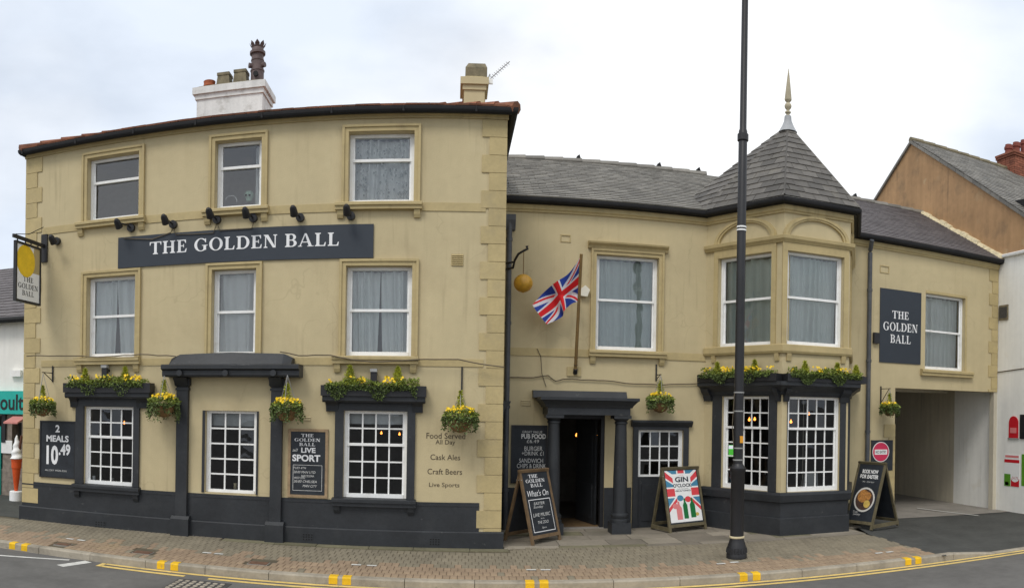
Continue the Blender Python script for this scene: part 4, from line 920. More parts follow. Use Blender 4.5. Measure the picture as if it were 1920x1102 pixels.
# ---- turret roof
oh = .16
def offs(P, i):
    pts = [Vector(q) for q in ((bA.x, bA.y), (bB.x, bB.y), (bC.x, bC.y), (bD.x, bD.y))]
    return pts
pl = [bA, bB, bC, bD]; dirs = [(pl[i + 1] - pl[i]).normalized() for i in range(3)]; nr = [Vector((d.y, -d.x)) for d in dirs]
def mit(i):
    if i == 0: m = nr[0] + Vector((0, -.0)); m = (nr[0] + Vector((0, -1))).normalized(); return pl[0] + nr[0] * oh
    if i == 3: return pl[3] + nr[2] * oh
    m = (nr[i - 1] + nr[i]).normalized(); return pl[i] + m * oh / m.dot(nr[i])
ev = [mit(i) for i in range(4)]; zt0 = ze + .02
ev3 = [Vector((p.x, p.y, zt0)) for p in ev]; AP3 = Vector((tx, apY, apZ + .06))
bk = [Vector((ev3[0].x - .5, apY + 1.3, zt0)), Vector((ev3[3].x + .5, apY + 1.3, zt0))]
TR = MB(); allv = [bk[0]] + ev3 + [bk[1]]
for p, q in zip(allv, allv[1:]): TR.poly([p, q, AP3])
troof = TR.build('turret_roof', 'slate_turret', wing)
rt_ = random.Random(21); tmp = []
for fi, (p, q) in enumerate(zip(allv, allv[1:])):
    U = (q - p).normalized(); m = p + U * (AP3 - p).dot(U); Vv = (AP3 - m); Lv = Vv.length; Vn = Vv.normalized(); w0 = (q - p).length; um = (m - p).dot(U)
    kick = []
    slate_rows(p + (U.cross(Vn)) * .006, U, Vn, lambda v, um=um, Lv=Lv: um * v / Lv, lambda v, um=um, Lv=Lv, w0=w0: w0 - (w0 - um) * v / Lv, Lv - .1, .31, .185, th=.013, jit=.015, rnd=rt_, cb=lambda pp, j, a, fi=fi: tmp.append((fi, pp)))
back = MB(); cnt = 0
for fi, pp in tmp:
    if fi in (1, 2, 3) and cnt < 300:
        mm = 'slate_turret' if rt_.random() > .02 else 'slate_pale'
        MB().hexa(pp).build('slate', mm, troof); cnt += 1
    else: back.hexa(pp)
back.build('slates', 'slate_turret', troof, kind='stuff')
for p in ev3:                          # lead-dark hips
    q = AP3; MB().tube([p.lerp(q, .0) + Vector((0, 0, .02)), p.lerp(q, .9) + Vector((0, 0, .02))], .022, 6).build('hip', 'slate_turret', troof)
cx, cy_ = tx, apY; zb = apZ - .06
MB().lathe((cx, cy_, 0), [(.2, zb - .02), (.13, zb + .1), (.08, zb + .22), (.07, zb + .32)], 10).build('lead_cap', 'lead', troof, smooth=True)
fz = at_y(1468, 229, apY).z; fin = [(.085, 0), (.095, .03), (.09, .1), (.12, .16), (.12, .22), (.07, .23), (.06, .3), (.11, .34), (.11, .37), (.05, .4), (.06, .44), (.115, .5), (.13, .56), (.115, .62), (.06, .67), (.07, .7), (.12, .74), (.13, .78), (.1, 1.05), (.06, 1.4), (.008, 1.8)]
zt = at_y(1468, 126, apY).z; kf = (zt - fz) / 1.8
MB().lathe((cx, cy_, fz), [(r * .56, z * kf) for r, z in fin], 14).build('finial', 'finial_stone', troof, smooth=True)
# ---- bay walls
zbay = zge + .1
zc_t, zc_b = F2.px(1467, 441)[1], F2.px(1467, 453)[1]
zsl = F2.px(1500, 647)[1]; zhd = F2.px(1528, 476)[1]
b1 = (F1.px(1347, 560)[0], F1.px(1447, 560)[0]); b2 = (F2.px(1475, 560)[0], F2.px(1581, 560)[0])
u1o = (b1[0], b1[1], zsl, zhd); u2o = (b2[0], b2[1], zsl, zhd)
gz0, gz1 = F2.px(1524, 921)[1], F2.px(1524, 744)[1]
g1 = (F1.px(1353, 830)[0], F1.px(1442, 830)[0], gz0, gz1); g2 = (F2.px(1475, 830)[0], F2.px(1574, 830)[0], gz0, gz1)
u3o = (lC * .25, lC * .8, zsl, zhd); g3 = (lC * .25, lC * .8, gz0, gz1)
zmid = F2.px(1467, 700)[1]
bw = MB(); dwm = MB()
for Fx, ln, uo, go in ((F1, lA, u1o, g1), (F2, lB, u2o, g2), (F3, lC, u3o, g3)):
    wall(bw, Fx, 0, ln, -.3, zbay, [uo, go], .2)
bay = bw.build('bay', 'wall_paint', wing)
MB().add([(bA.x, bA.y, zf - .02), (bB.x, bB.y, zf - .02), (bC.x, bC.y, zf - .02), (bD.x, bD.y, zf - .02), (bD.x, YR + .31, zf - .02), (bA.x, YR + .31, zf - .02)], [(0, 1, 2, 3, 4, 5)]).build('bay_floor', 'interior', bay)
bpoly = [(bA.x, bA.y), (bB.x, bB.y), (bC.x, bC.y), (bD.x, bD.y)]
for Fx, o, sd in ((F1, u1o, 51), (F2, u2o, 52), (F3, u3o, 53)):
    win, (a, b, c, e) = sash(Fx, bay, o, .08, split=.49, fw=.05); curtain(Fx, win, a, b, c, e, -.165, sd, 'curtain_sheer')
for Fx, o in ((F1, g1), (F2, g2), (F3, g3)):
    win, q = sash(Fx, bay, o, .05, split=.335, cols=5, rt_=2, rb_=4, fw=.045, bar=.024, glass='glass_dark', bottom=.08)
for Fx, o, ln in ((F1, u1o, lA), (F2, u2o, lB), (F3, u3o, lC)):   # tan jambs and arch mouldings
    mb = MB(); wd = .1; lft = o[0] - .115 if Fx is not F2 else .0 + .02
    mb.box(Fx, o[0] - .1, o[0], 0, .03, o[2], o[3]); mb.box(Fx, o[1], o[1] + .1, 0, .03, o[2], o[3]); mb.box(Fx, o[0] - .1, o[1] + .1, 0, .031, o[3], zc_b - .003); mb.build('window_surround', 'trim_paint', bay)
    um = (o[0] + o[1]) / 2; hw = (o[1] - o[0]) / 2 + .1; hh = .43; n = 18
    for (ra, rb_, dp) in ((1.0, .8, .045), (.95, .87, .062)):
        am = MB()
        for i in range(n):
            t0, t1_ = math.pi * i / n, math.pi * (i + 1) / n; P = lambda t, k: (um + hw * (k if k == 1 else k + .02) * math.cos(t), zc_t + hh * k * math.sin(t))
            am.slab(Fx, [P(t0, ra), P(t1_, ra), P(t1_, rb_), P(t0, rb_)], 0, dp)
        am.build('arch_moulding', 'trim_paint', bay)
sw_ = lambda nm, pr, m: sweep(MB(), pr, bpoly).build(nm, m, bay)
sw_('bay_cornice', [(0, zc_b), (.04, zc_b), (.06, zc_b + .03), (.09, zc_b + .06), (.1, zc_t), (.06, zc_t + .015), (0, zc_t + .02)], 'trim_paint')
sw_('bay_sill', [(0, zsl - .16), (.05, zsl - .16), (.07, zsl - .12), (.07, zsl - .01), (.05, zsl + .003), (0, zsl + .003)], 'trim_paint')
for Fx, us in ((F1, (lA - .16, .18)), (F2, (.07, lB - .18))):
    for u in us: MB().prism(Fx, [(0, zsl - .3), (.03, zsl - .3), (.055, zsl - .165), (0, zsl - .165)], u, u + .09).build('sill_bracket', 'trim_paint', bay)
# dark shopfront of the bay
zk0 = F2.px(1467, 740, .05)[1]; zk1 = F2.px(1467, 714, .25)[1]
sw_('dark_cornice', [(0, zk0), (.05, zk0), (.07, zk0 + .06), (.18, zk1 - .1), (.24, zk1 - .07), (.24, zk1), (0, zk1)], 'dark_paint')
zsb = F2.px(1467, 941)[1]; zpl = F2.px(1467, 971)[1]
sw_('dark_sill', [(0, zsb - .02), (.04, zsb - .02), (.07, zsb), (.09, gz0 - .05), (.08, gz0 - .004), (0, gz0 - .002)], 'dark_paint')
sw_('dado', [(0, zpl), (.018, zpl), (.018, zsb - .02), (0, zsb - .02)], 'dark_paint')
sw_('plinth', [(0, -.3), (.05, -.3), (.05, zpl - .01), (.04, zpl), (0, zpl)], 'dark_paint')
for Fx, o, ln in ((F1, g1, lA), (F2, g2, lB), (F3, g3, lC)):
    mb = MB(); lo = max(.0, o[0] - .22) if Fx is F1 else .11; hi = ln - .1 if Fx is F1 else ln - .06
    if Fx is F3: lo = .06
    [MB().box(Fx, *q_, 0, dd_, zz0, zk0).build('window_surround', 'dark_paint', bay) for q_, dd_, zz0 in (((lo, o[0]), .03, o[2]), ((o[1], hi), .03, o[2]), ((o[0], o[1]), .029, o[3]))]
for Fx, a, b in ((F1, .02, .2), (F1, lA - .12, lA - .02), (F2, .02, .12), (F2, lB - .2, lB - .02)):
    MB().prism(Fx, [(0, zk0 - .12), (.05, zk0 - .12), (.08, zk0 - .02), (.15, zk0 + .06), (.17, zk1 - .12), (0, zk1 - .12)], a, b).build('console', 'dark_paint', bay)
# ---- porch
Pd = .72
pu0, pu1 = F.px(1027, 770, Pd)[0], F.px(1182, 770, Pd)[0]
ze0, ze1, ze2, ze3 = zR(1105, 778, Pd), zR(1105, 764, Pd), zR(1105, 745, Pd + .15), zR(1090, 733, .1)
porch = MB().box(F, pu0, pu1, 0, Pd, ze0, ze1 + .001).build('porch', 'dark_paint', wing)
pp = [(pu0, YR), (pu0, YR - Pd), (pu1, YR - Pd), (pu1, YR)]
sweep(MB(), [(-.02, ze1), (.03, ze1), (.05, ze1 + .04), (.11, ze2 - .07), (.14, ze2 - .05), (.14, ze2), (-.02, ze2)], pp).build('porch_cornice', 'dark_paint', porch)
MB().box(F, pu0, pu1, .0, Pd, ze1 + .0015, ze2 - .003).build('porch_roof', 'dark_paint', porch)
MB().prism(F, [(0, ze2 - .002), (.2, ze2 - .002), (.12, ze3), (0, ze3)], F.px(998, 740)[0], F.px(1172, 740)[0]).build('lead_flashing', 'dark_paint', porch)
for xc in (1037, 1163):
    c = at_y(xc, 880, YR - Pd + .17); c.z = 0
    col = MB().lathe((c.x, c.y, 0), [(.17, .2), (.17, .25), (.145, .27), (.165, .31), (.165, .34), (.13, .37), (.128, .42), (.128, 1.0), (.105, ze0 - .22), (.105, ze0 - .16), (.12, ze0 - .15), (.12, ze0 - .12), (.105, ze0 - .11), (.14, ze0 - .07), (.15, ze0 - .06)], 20).build('column', 'dark_paint', porch, smooth=True)
    MB().hexa([(c.x - .18, c.y - .18, -.03), (c.x + .18, c.y - .18, -.03), (c.x + .18, c.y + .18, -.03), (c.x - .18, c.y + .18, -.03), (c.x - .18, c.y - .18, .2), (c.x + .18, c.y - .18, .2), (c.x + .18, c.y + .18, .2), (c.x - .18, c.y + .18, .2)]).build('column_base', 'dark_paint', col)
    MB().hexa([(c.x - .16, c.y - .16, ze0 - .06), (c.x + .16, c.y - .16, ze0 - .06), (c.x + .16, c.y + .16, ze0 - .06), (c.x - .16, c.y + .16, ze0 - .06), (c.x - .16, c.y - .16, ze0 - .002), (c.x + .16, c.y - .16, ze0 - .002), (c.x + .16, c.y + .16, ze0 - .002), (c.x - .16, c.y + .16, ze0 - .002)]).build('column_capital', 'dark_paint', col)
# entrance: frame, inner lobby, open leaf, mat, threshold
du0, du1, _, dz1 = o_door
fr = MB(); fr.box(F, du0, du0 + .07, -.16, -.02, -.02, dz1); fr.box(F, du1 - .07, du1, -.16, -.02, -.02, dz1); fr.box(F, du0 + .07, du1 - .07, -.16, -.02, dz1 - .08, dz1)
door = fr.build('entrance', 'black_iron', wing)
lf = Frame((du1 - .1, YR + .32), (-.28, 1)); mb = MB().box(lf, 0, .85, -.02, .02, .02, dz1 - .1); leaf = mb.build('door', 'dark_paint', door)
for z0, z1 in ((.12, .8), (.95, 1.75)): MB().box(lf, .12, .7, -.03, .03, z0, z1).build('door_panel', 'dark_paint', leaf)
MB().poly([F.pt(du0 + .05, -.02, .012), F.pt(du1 - .05, -.02, .012), F.pt(du1 - .05, -1.3, .012), F.pt(du0 + .05, -1.3, .012)]).build('door_mat', 'mat_brown', door)
MB().box(F, du0, du1, -.12, .03, -.02, .018).build('threshold', 'concrete', door)
# side door with glazed top
mb = MB(); a, b = o_sd[0], o_sd[1]; zt = o_sd[3]
mb.box(F, a - .1, a, 0, .05, -.05, zt + .06); mb.box(F, b, b + .1, 0, .05, -.05, zt + .06); mb.box(F, a, b, 0, .049, zt, zt + .06)
mb.prism(F, [(0, zt + .06), (.06, zt + .06), (.13, zt + .15), (.13, zt + .18), (0, zt + .19)], F.px(1183, 793)[0], F.px(1296, 793)[0]); sdo = mb.build('side_door_surround', 'dark_paint', wing)
zw = zR(1238, 894); dp = MB(); dp.box(F, a + .003, b - .003, -.12, -.06, -.03, zw); ddr = dp.build('side_door', 'dark_paint', sdo)
MB().box(F, a + .1, b - .1, -.06, -.045, .12, zw - .15).build('door_panel', 'dark_paint', sdo)
sash(F, wing, (a, b, zw, zt), .05, cols=4, rt_=3, fw=.04, bar=.026, glass='glass_dark', bottom=.04)
# rainwater pipes
def pipe(F, parent, x, ytop, ybot, r=.045, off=.09, hopper=False):
    u = F.px(x, (ytop + ybot) / 2, off)[0]; z1, z0 = F.px(x, ytop, off)[1], F.px(x, ybot, off)[1]
    pts = [F.pt(u, off, z0), F.pt(u, off, z1 - .25), F.pt(u, off, z1 - .2)] + ([F.pt(u - .04, off + .13, z1)] if not hopper else [F.pt(u, off, z1)])
    o = MB().tube(pts, r, 12).build('downpipe', 'pipe_paint', parent, smooth=True)
    z = z0 + .8
    while z < z1 - .4:
        MB().tube([F.pt(u, off, z), F.pt(u, off, z + .06)], r + .012, 12).build('pipe_collar', 'pipe_paint', o, smooth=True); z += 1.55
    if hopper: MB().prism(F, [(0, z1 - .22), (.09, z1 - .22), (.16, z1 - .05), (.17, z1 + .05), (0, z1 + .05)], u - .08, u + .11).build('hopper', 'pipe_paint', o)
    return o
pipe(F, wing, 951, 408, 1003, r=.05, hopper=True)
pipe(F, wing, 1629, 452, 880, r=.05)

# ================================================================== NEIGHBOURS
XN_ = XR1 + .03
Fg = Frame((XN_, 30), (0, -1))                       # gable wall facing the pub; u grows towards the camera
gY = lambda x, X=XN_: at_x(x, 500, X).y
apx = at_x(1710, 266, XN_); slp = math.tan(math.radians(33.2)); yb_, yf_ = 23.5, 8.6
nb = thing('gabled_house', 'house with ochre rendered gable above a white painted side wall, right edge', 'house', (XN_, 13, -.1))
zwt = at_x(1890, 482, XN_).z
G1 = MB(); uY = lambda Y: 30 - Y
G1.slab(Fg, [(uY(yb_), -.3), (uY(yf_), -.3), (uY(yf_), apx.z - (apx.y - yf_) * slp), (uY(apx.y), apx.z), (uY(yb_), apx.z - (yb_ - apx.y) * slp)], -.3, 0)
G1.build('gable_wall', 'orange_render', nb)
G2 = MB(); G2.box(Fg, uY(YR + 1.7), uY(yf_ + .02), .0, .02, -.29, zwt); G2.build('white_wall', 'white_render', nb)
MB().box(Fg, uY(YR + 8.9), uY(YR + 1.7) - .004, .0, .012, -.29, zlin + .13).build('passage_side_wall', 'passage_wall', nb)
MB().prism(Fg, [(0, zwt), (.09, zwt), (.1, zwt + .05), (0, zwt + .1)], uY(YR - .03), uY(yf_ + .02)).build('coping', 'white_paint', nb)
WX = 9.0
rfm = MB(); ov2 = .1; x0, x1 = XN_ - .06, XN_ + WX
ef = Vector((0, yf_ - .25, apx.z - (apx.y - yf_ + .25) * slp + .05)); rd = Vector((0, apx.y, apx.z + .05)); eb = Vector((0, yb_, apx.z - (yb_ - apx.y) * slp + .05))
rfm.poly([(x0, ef.y, ef.z), (x1, ef.y, ef.z), (x1, rd.y, rd.z), (x0, rd.y, rd.z)]); rfm.poly([(x0, rd.y, rd.z), (x1, rd.y, rd.z), (x1, eb.y, eb.z), (x0, eb.y, eb.z)])
nroof = rfm.build('roof', 'slate', nb)
V = (rd - ef); LV = V.length; V.normalize(); sm = MB(); rr = random.Random(31)
slate_rows(Vector((x0, ef.y, ef.z + .004)), Vector((1, 0, 0)), V, lambda v: 0, lambda v: WX, LV, .3, .2, rnd=rr, cb=lambda p, j, a: sm.hexa(p)); sm.build('slates', 'slate', nroof, kind='stuff')
vb = MB(); 
for i in range(26):
    p = ef.lerp(rd, i / 26) + Vector((XN_ - .03, 0, -.06)); q = ef.lerp(rd, (i + .97) / 26) + Vector((XN_ - .03, 0, -.06)); MB().beam(p, q, (.035, 0, 0), (0, 0, .05)).build('verge_slate', 'slate', nroof)
for i in range(14):
    p = rd.lerp(eb, i / 14) + Vector((XN_ - .03, 0, -.05)); q = rd.lerp(eb, (i + .97) / 14) + Vector((XN_ - .03, 0, -.05)); MB().beam(p, q, (.035, 0, 0), (0, 0, .04)).build('verge_slate', 'slate', nroof)
x = x0
while x < x1 - .3: MB().tube([(x, rd.y, rd.z), (x + .43, rd.y, rd.z + .01)], [.09, .1], 8).build('ridge_tile', 'buff_pot', nroof, smooth=True); x += .44
nw = MB(); nw.poly([(XN_, yf_, -.3), (XN_ + WX, yf_, -.3), (XN_ + WX, yf_, ef.z + .2), (XN_, yf_, ef.z + .2)]); nw.poly([(XN_ + WX, yf_, -.3), (XN_ + WX, yb_, -.3), (XN_ + WX, yb_, eb.z), (XN_ + WX, apx.y, apx.z), (XN_ + WX, yf_, ef.z)]); nw.build('front_wall', 'white_render', nb)
# dark dormer cheek near the frame edge
p = at_y(1915, 385, 13.6); 
MB().hexa([(p.x - .25, 12.6, 6.9), (p.x + 1.2, 12.6, 6.9), (p.x + 1.2, 14.2, 6.9), (p.x - .25, 14.2, 6.9), (p.x - .25, 12.6, p.z), (p.x + 1.2, 12.6, p.z), (p.x + 1.2, 14.3, p.z + .12), (p.x - .25, 14.3, p.z + .12)]).build('dormer', 'gutter_paint', nroof)
# brick chimney
p0 = at_y(1884, 300, apx.y); zct = at_y(1905, 302, apx.y).z
cbk = MB().hexa([(p0.x + .06, apx.y - .4, apx.z - .5), (p0.x + 2.2, apx.y - .4, apx.z - .5), (p0.x + 2.2, apx.y + .4, apx.z - .5), (p0.x + .06, apx.y + .4, apx.z - .5), (p0.x + .06, apx.y - .4, zct), (p0.x + 2.2, apx.y - .4, zct), (p0.x + 2.2, apx.y + .4, zct), (p0.x + .06, apx.y + .4, zct)]).build('chimney', 'bed', nb)
z = zct - .9; j = 0; bk_ = MB()
while z < zct - .01:
    x = p0.x + .06 - (.11 if j % 2 else 0)
    while x < p0.x + 2.2:
        bk_.hexa([(max(x + .006, p0.x + .05), apx.y - .415, z), (x + .214, apx.y - .415, z), (x + .214, apx.y - .38, z), (max(x + .006, p0.x + .05), apx.y - .38, z), (max(x + .006, p0.x + .05), apx.y - .415, z + .065), (x + .214, apx.y - .415, z + .065), (x + .214, apx.y - .38, z + .065), (max(x + .006, p0.x + .05), apx.y - .38, z + .065)]); x += .22
    y = apx.y - .4
    while y < apx.y + .36:
        bk_.hexa([(p0.x + .04, y + .006, z), (p0.x + .08, y + .006, z), (p0.x + .08, y + .2, z), (p0.x + .04, y + .2, z), (p0.x + .04, y + .006, z + .065), (p0.x + .08, y + .006, z + .065), (p0.x + .08, y + .2, z + .065), (p0.x + .04, y + .2, z + .065)]); y += .21
    z += .075; j += 1
bk_.build('bricks', 'brick_stack', cbk, kind='stuff')
for k in range(2):
    MB().hexa([(p0.x - .0 - .03 * k, apx.y - .45 - .03 * k, zct + .07 * k), (p0.x + 2.26, apx.y - .45 - .03 * k, zct + .07 * k), (p0.x + 2.26, apx.y + .45, zct + .07 * k), (p0.x - .03 * k, apx.y + .45, zct + .07 * k), (p0.x - .03 * k, apx.y - .45 - .03 * k, zct + .066 + .07 * k), (p0.x + 2.26, apx.y - .45 - .03 * k, zct + .066 + .07 * k), (p0.x + 2.26, apx.y + .45, zct + .066 + .07 * k), (p0.x - .03 * k, apx.y + .45, zct + .066 + .07 * k)]).build('brick_course', 'brick_stack', cbk)
for x in (1891, 1905.5, 1920, 1935):
    p = at_y(x, 300, apx.y); hz_ = at_y(x, 276 - (x - 1890) * .3, apx.y).z - zct
    MB().lathe((p.x, apx.y, zct + .12), [(.13, 0), (.12, hz_ - .22), (.15, hz_ - .2), (.15, hz_ - .13), (.125, hz_ - .12), (.12, hz_ - .05), (.09, hz_ - .06)], 14).build('chimney_pot', 'red_pot', cbk, smooth=True)
# things on the white side wall
def wrect(x0, y0, x1, y1, d=.02):
    xm = (x0 + x1) / 2; a, b = uY(at_x(x0, 600, XN_ - d).y), uY(at_x(x1, 600, XN_ - d).y); return a, b, at_x(xm, y1, XN_ - d).z, at_x(xm, y0, XN_ - d).z
a, b, c, d = wrect(1874, 572, 1891, 600); gv = MB().box(Fg, a, b, .02, .05, c, d).build('wall_vent', 'buff_pot', None); tag(gv, 'small square metal vent high on the white side wall', 'vent')
MB().box(Fg, a + .03, b - .03, .05, .056, c + .05, d - .05).build('grille', 'iron_cover', gv)
a, b, c, d = wrect(1895, 780, 1912, 821); r_ = (b - a) / 2; pts = [(a, c), (b, c), (b, d - r_)] + [((a + b) / 2 + r_ * math.cos(t), d - r_ + r_ * 1.0 * math.sin(t)) for t in [math.pi * i / 10 for i in range(1, 10)]] + [(a, d - r_)]
rp = MB().slab(Fg, pts, .02, .04).build('arched_plaque', 'letter_red', None); tag(rp, 'red round-topped plaque on the white side wall', 'plaque')
MB().box(Fg, a - .03, b + .02, .02, .05, c - .03, c - .002).build('ledge', 'grey_metal', rp)
MB().box(Fg, a + .05, b - .05, .04, .044, c + .12, c + .25).build('panel', 'poster_pink', rp)
a, b, c, d = wrect(1916, 777, 1936, 823); tag(MB().box(Fg, a, b, .02, .05, c, d).build('black_plaque', 'black_iron', None), 'black framed plaque cut off by the right edge of the picture', 'plaque')
a, b, c, d = wrect(1887, 852, 1915, 912)
po = MB().box(Fg, a, b, .02, .026, c, d).build('poster', 'poster_white', None); tag(po, 'white, red and green menu poster on the white side wall', 'poster')
hh = d - c; ww = b - a
for (u0, u1, z0, z1, m) in ((0, 1, .74, .84, 'letter_red'), (.05, .95, .9, .97, 'poster_pink'), (0, .42, 0, .38, 'poster_green'), (.45, 1, 0, .25, 'letter_red'), (.06, .3, .02, .13, 'food_c')):
    MB().box(Fg, a + ww * u0, a + ww * u1, .0262, .028, c + hh * z0, c + hh * z1).build('print', m, po)
n = 14; MB().slab(Fg, [(a + ww * .72 + ww * .26 * math.cos(2 * math.pi * k / n), c + hh * .27 + hh * .13 * math.sin(2 * math.pi * k / n)) for k in range(n)], .0282, .029).build('price_disc', 'poster_white', po)
place_text(Fg, '£4.75', a + ww * .72, c + hh * .27, hh * .09, ww * .4, .0296, 'letter_red', po)
place_text(Fg, 'Senior Special', a + ww * .5, c + hh * .79, hh * .05, ww * .86, .029, 'white_letter', po) if False else None
a, b, c, d = wrect(1919, 852, 1940, 912); tag(MB().box(Fg, a, b, .02, .026, c, d).build('poster', 'poster_green', None), 'green poster cut off by the right edge of the picture', 'poster')
c0 = at_x(1868, 698, XN_ - .03); c1 = at_x(1925, 689, XN_ - .03); c1 = Vector((c0.x, yf_ + .1, c1.z + (c1.z - c0.z) * 3))
tag(MB().tube([c0, c0.lerp(c1, .3), c0.lerp(c1, .6), c1], .012, 6).build('wall_cable', 'cable', None), 'thin dark cable across the white side wall', 'cable')

# ---- shop beyond the left corner
YS = 14.6; FS = Frame((0, YS), (1, 0)); xs1 = -8.75; xs0 = -19
shop = thing('shop', 'white shop with slate roof and teal fascia beyond the left corner of the pub', 'shop', (-12, YS, 0))
zS = lambda y: FS.px(25, y)[1]
sw0, sw1 = FS.px(22, 850)[0], FS.px(40, 850)[0]
wm = MB(); wall(wm, FS, xs0, xs1, zS(735), zS(596), [], .3); wm.box(FS, xs1 - .01, xs1, -8, -.3, -.3, zS(596)); wm.build('wall', 'white_render', shop)
wm = MB(); wall(wm, FS, xs0, xs1, -.3, zS(735), [(sw0, sw1, zS(862), zS(792)), (-13, FS.px(5, 850)[0], zS(880), zS(780))], .3); wm.build('shop_front_wall', 'stone_rubble', shop)
MB().box(FS, xs0, xs1 - .05, -2.2, -2.1, -.3, 3).build('shop_room', 'interior', shop)
zse = zS(600); zsr = at_y(25, 503, YS + 3.2).z
rm = MB(); rm.poly([(xs0, YS - .2, zse), (xs1 + .1, YS - .2, zse), (xs1 + .1, YS + 3.2, zsr), (xs0, YS + 3.2, zsr)]); rm.poly([(xs0, YS + 3.2, zsr), (xs1 + .1, YS + 3.2, zsr), (xs1 + .1, YS + 6.4, zse), (xs0, YS + 6.4, zse)]); sroof = rm.build('roof', 'slate', shop)
V = Vector((0, 3.4, zsr - zse)); LV = V.length; V.normalize(); sm = MB(); slate_rows(Vector((xs0, YS - .2, zse + .004)), Vector((1, 0, 0)), V, lambda v: 0, lambda v: xs1 + .1 - xs0, LV, .3, .2, rnd=rr, cb=lambda p, j, a: sm.hexa(p)); sm.build('slates', 'slate_purple', sroof, kind='stuff')
MB().tube([(xs0, YS - .26, zse - .02), (xs1 + .1, YS - .26, zse - .02)], .07, 8).build('gutter', 'gutter_paint', shop, smooth=True)
fs_ = MB().box(FS, xs0, xs1 - .02, 0, .16, zS(776), zS(733)).build('fascia_sign', 'teal', shop)
u0, u1 = FS.px(0, 755, .16)[0], FS.px(45, 755, .16)[0]
place_text(FS, 'oult', (u0 + u1) / 2, zS(754), .38, u1 - u0 - .02, .166, 'black_iron', fs_, bold=.02)
aw = MB(); aw.prism(FS, [(.16, zS(780)), (.55, zS(790)), (.55, zS(793)), (.16, zS(783))], FS.px(18, 785, .3)[0], FS.px(44, 785, .3)[0]); aw.build('awning', 'awning_pink', shop)
MB().box(FS, xs0, FS.px(3, 850)[0], 0, .05, -.1, zS(800)).build('teal_door', 'teal', shop)
u = FS.px(8, 850)[0]; MB().box(FS, u - .05, u + .06, 0, .06, zS(830), zS(776)).build('black_post', 'black_iron', shop)
MB().box(FS, FS.px(4, 850)[0], FS.px(24, 850)[0], 0, .04, zS(850), zS(826)).build('menu_board', 'white_paint', shop)
bx_ = FS.rect(21, 694, 40, 706, .05); MB().box(FS, bx_[0], bx_[1], 0, .1, bx_[2], bx_[3]).build('burglar_alarm', 'white_paint', shop)
# giant ice cream cone
c = G(30, 938, -.01); cone = thing('ice_cream_cone', 'giant orange ice cream cone model with white swirl on a white drum', 'ice cream cone', (c.x, c.y, -.01))
dst = math.hypot(c.x, c.y); k = dst / FPX
MB().lathe(c, [(12.5 * k, 0), (12.5 * k, 17 * k), (11 * k, 18 * k)], 20).build('drum_base', 'cream_white', cone, smooth=True)
cz = 14 * k
MB().lathe(c, [(3.2 * k, cz + 3 * k), (6 * k, cz + 25 * k), (8.4 * k, cz + 46 * k), (9.5 * k, cz + 47 * k), (10 * k, cz + 60 * k), (10.6 * k, cz + 60 * k), (10.6 * k, cz + 64 * k), (9 * k, cz + 64 * k)], 20).build('wafer_cone', 'cone_orange', cone, smooth=True)
sw = MB(); vs = []; n = 20; m_ = 22
for i in range(m_ + 1):
    t = i / m_; z = cz + 64 * k + t * 44 * k
    for j in range(n):
        a = 2 * math.pi * j / n; r_ = (10.8 * (1 - t) ** .75 + .5) * k * (1 + .12 * math.sin(t * 21 - a)); vs.append((c.x + r_ * math.cos(a), c.y + r_ * math.sin(a), z))
sw.add(vs, [(i * n + j, i * n + (j + 1) % n, (i + 1) * n + (j + 1) % n, (i + 1) * n + j) for i in range(m_) for j in range(n)]); sw.build('ice_cream_swirl', 'cream_white', cone, smooth=True)
MB().tube([c + Vector((5 * k, 0, cz + 75 * k)), c + Vector((12 * k, -.02, cz + 108 * k))], 2.6 * k, 8).build('chocolate_flake', 'flake', cone)

# ================================================================== SIGNS AND BOARDS
class TFrame:                                      # leaning plane: u along, z up the slope, d off the face
    def __init__(s, o, u, v): s.o = Vector(o); s.u = Vector(u).normalized(); s.v = Vector(v).normalized(); s.n = s.u.cross(s.v)
    def pt(s, u, d, z): return s.o + s.u * u + s.n * d + s.v * z
def board_sign(F, name, label, x0, y0, x1, y1, m, th=.025, z=None):
    a, b, c, d = F.rect(x0, y0, x1, y1, th)
    if z: c, d = z
    o = MB().box(F, a, b, .002, th, c, d).build(name, m, None); tag(o, label, 'sign'); return o, a, b, c, d
o, a, b, c, d = board_sign(FL, 'name_board', 'long dark slate-blue name board reading THE GOLDEN BALL across the facade', 221.5, 427.5, 700, 489, 'sign_paint', .03)
ta, tb = FL.px(281, 462, .03)[0], FL.px(636, 450, .03)[0]; zm = (FL.px(281, 464, .03)[1] + FL.px(636, 450, .03)[1]) / 2
serif(FL, 'THE GOLDEN BALL', (ta + tb) / 2, zm - .0, .215, tb - ta, .034, parent=o, each=True)
o, a, b, c, d = board_sign(FR, 'name_board', 'upright dark name board reading THE GOLDEN BALL beside the archway window', 1650, 544, 1727, 681, 'sign_paint', .02)
for t, y, wpx, hpx in (('THE', 591, 31, 13.5), ('GOLDEN', 613.5, 64, 14.5), ('BALL', 636, 38, 14.5)):
    u = FR.px(1688.5, y, .02); u0 = FR.px(1688.5 - wpx / 2, y, .02)[0]; u1 = FR.px(1688.5 + wpx / 2, y, .02)[0]; serif(FR, t, u[0], u[1], hpx * .0129, u1 - u0, .024, parent=o, each=True)
# painted wall wording
for t, x, y, wpx, hpx in (('Food Served', 836, 817, 73, 11), ('All Day', 835, 830, 37, 11), ('Cask Ales', 835, 857, 56, 10.5), ('Craft Beers', 834, 884, 65, 10.5), ('Live Sports', 833, 910, 57, 10.5)):
    u, z = FL.px(x, y); k = YL / FPX
    q = place_text(FL, t, u, z, hpx * k, wpx * k, .0035, 'dark_letter', pub, bold=.004, name='painted_lettering')
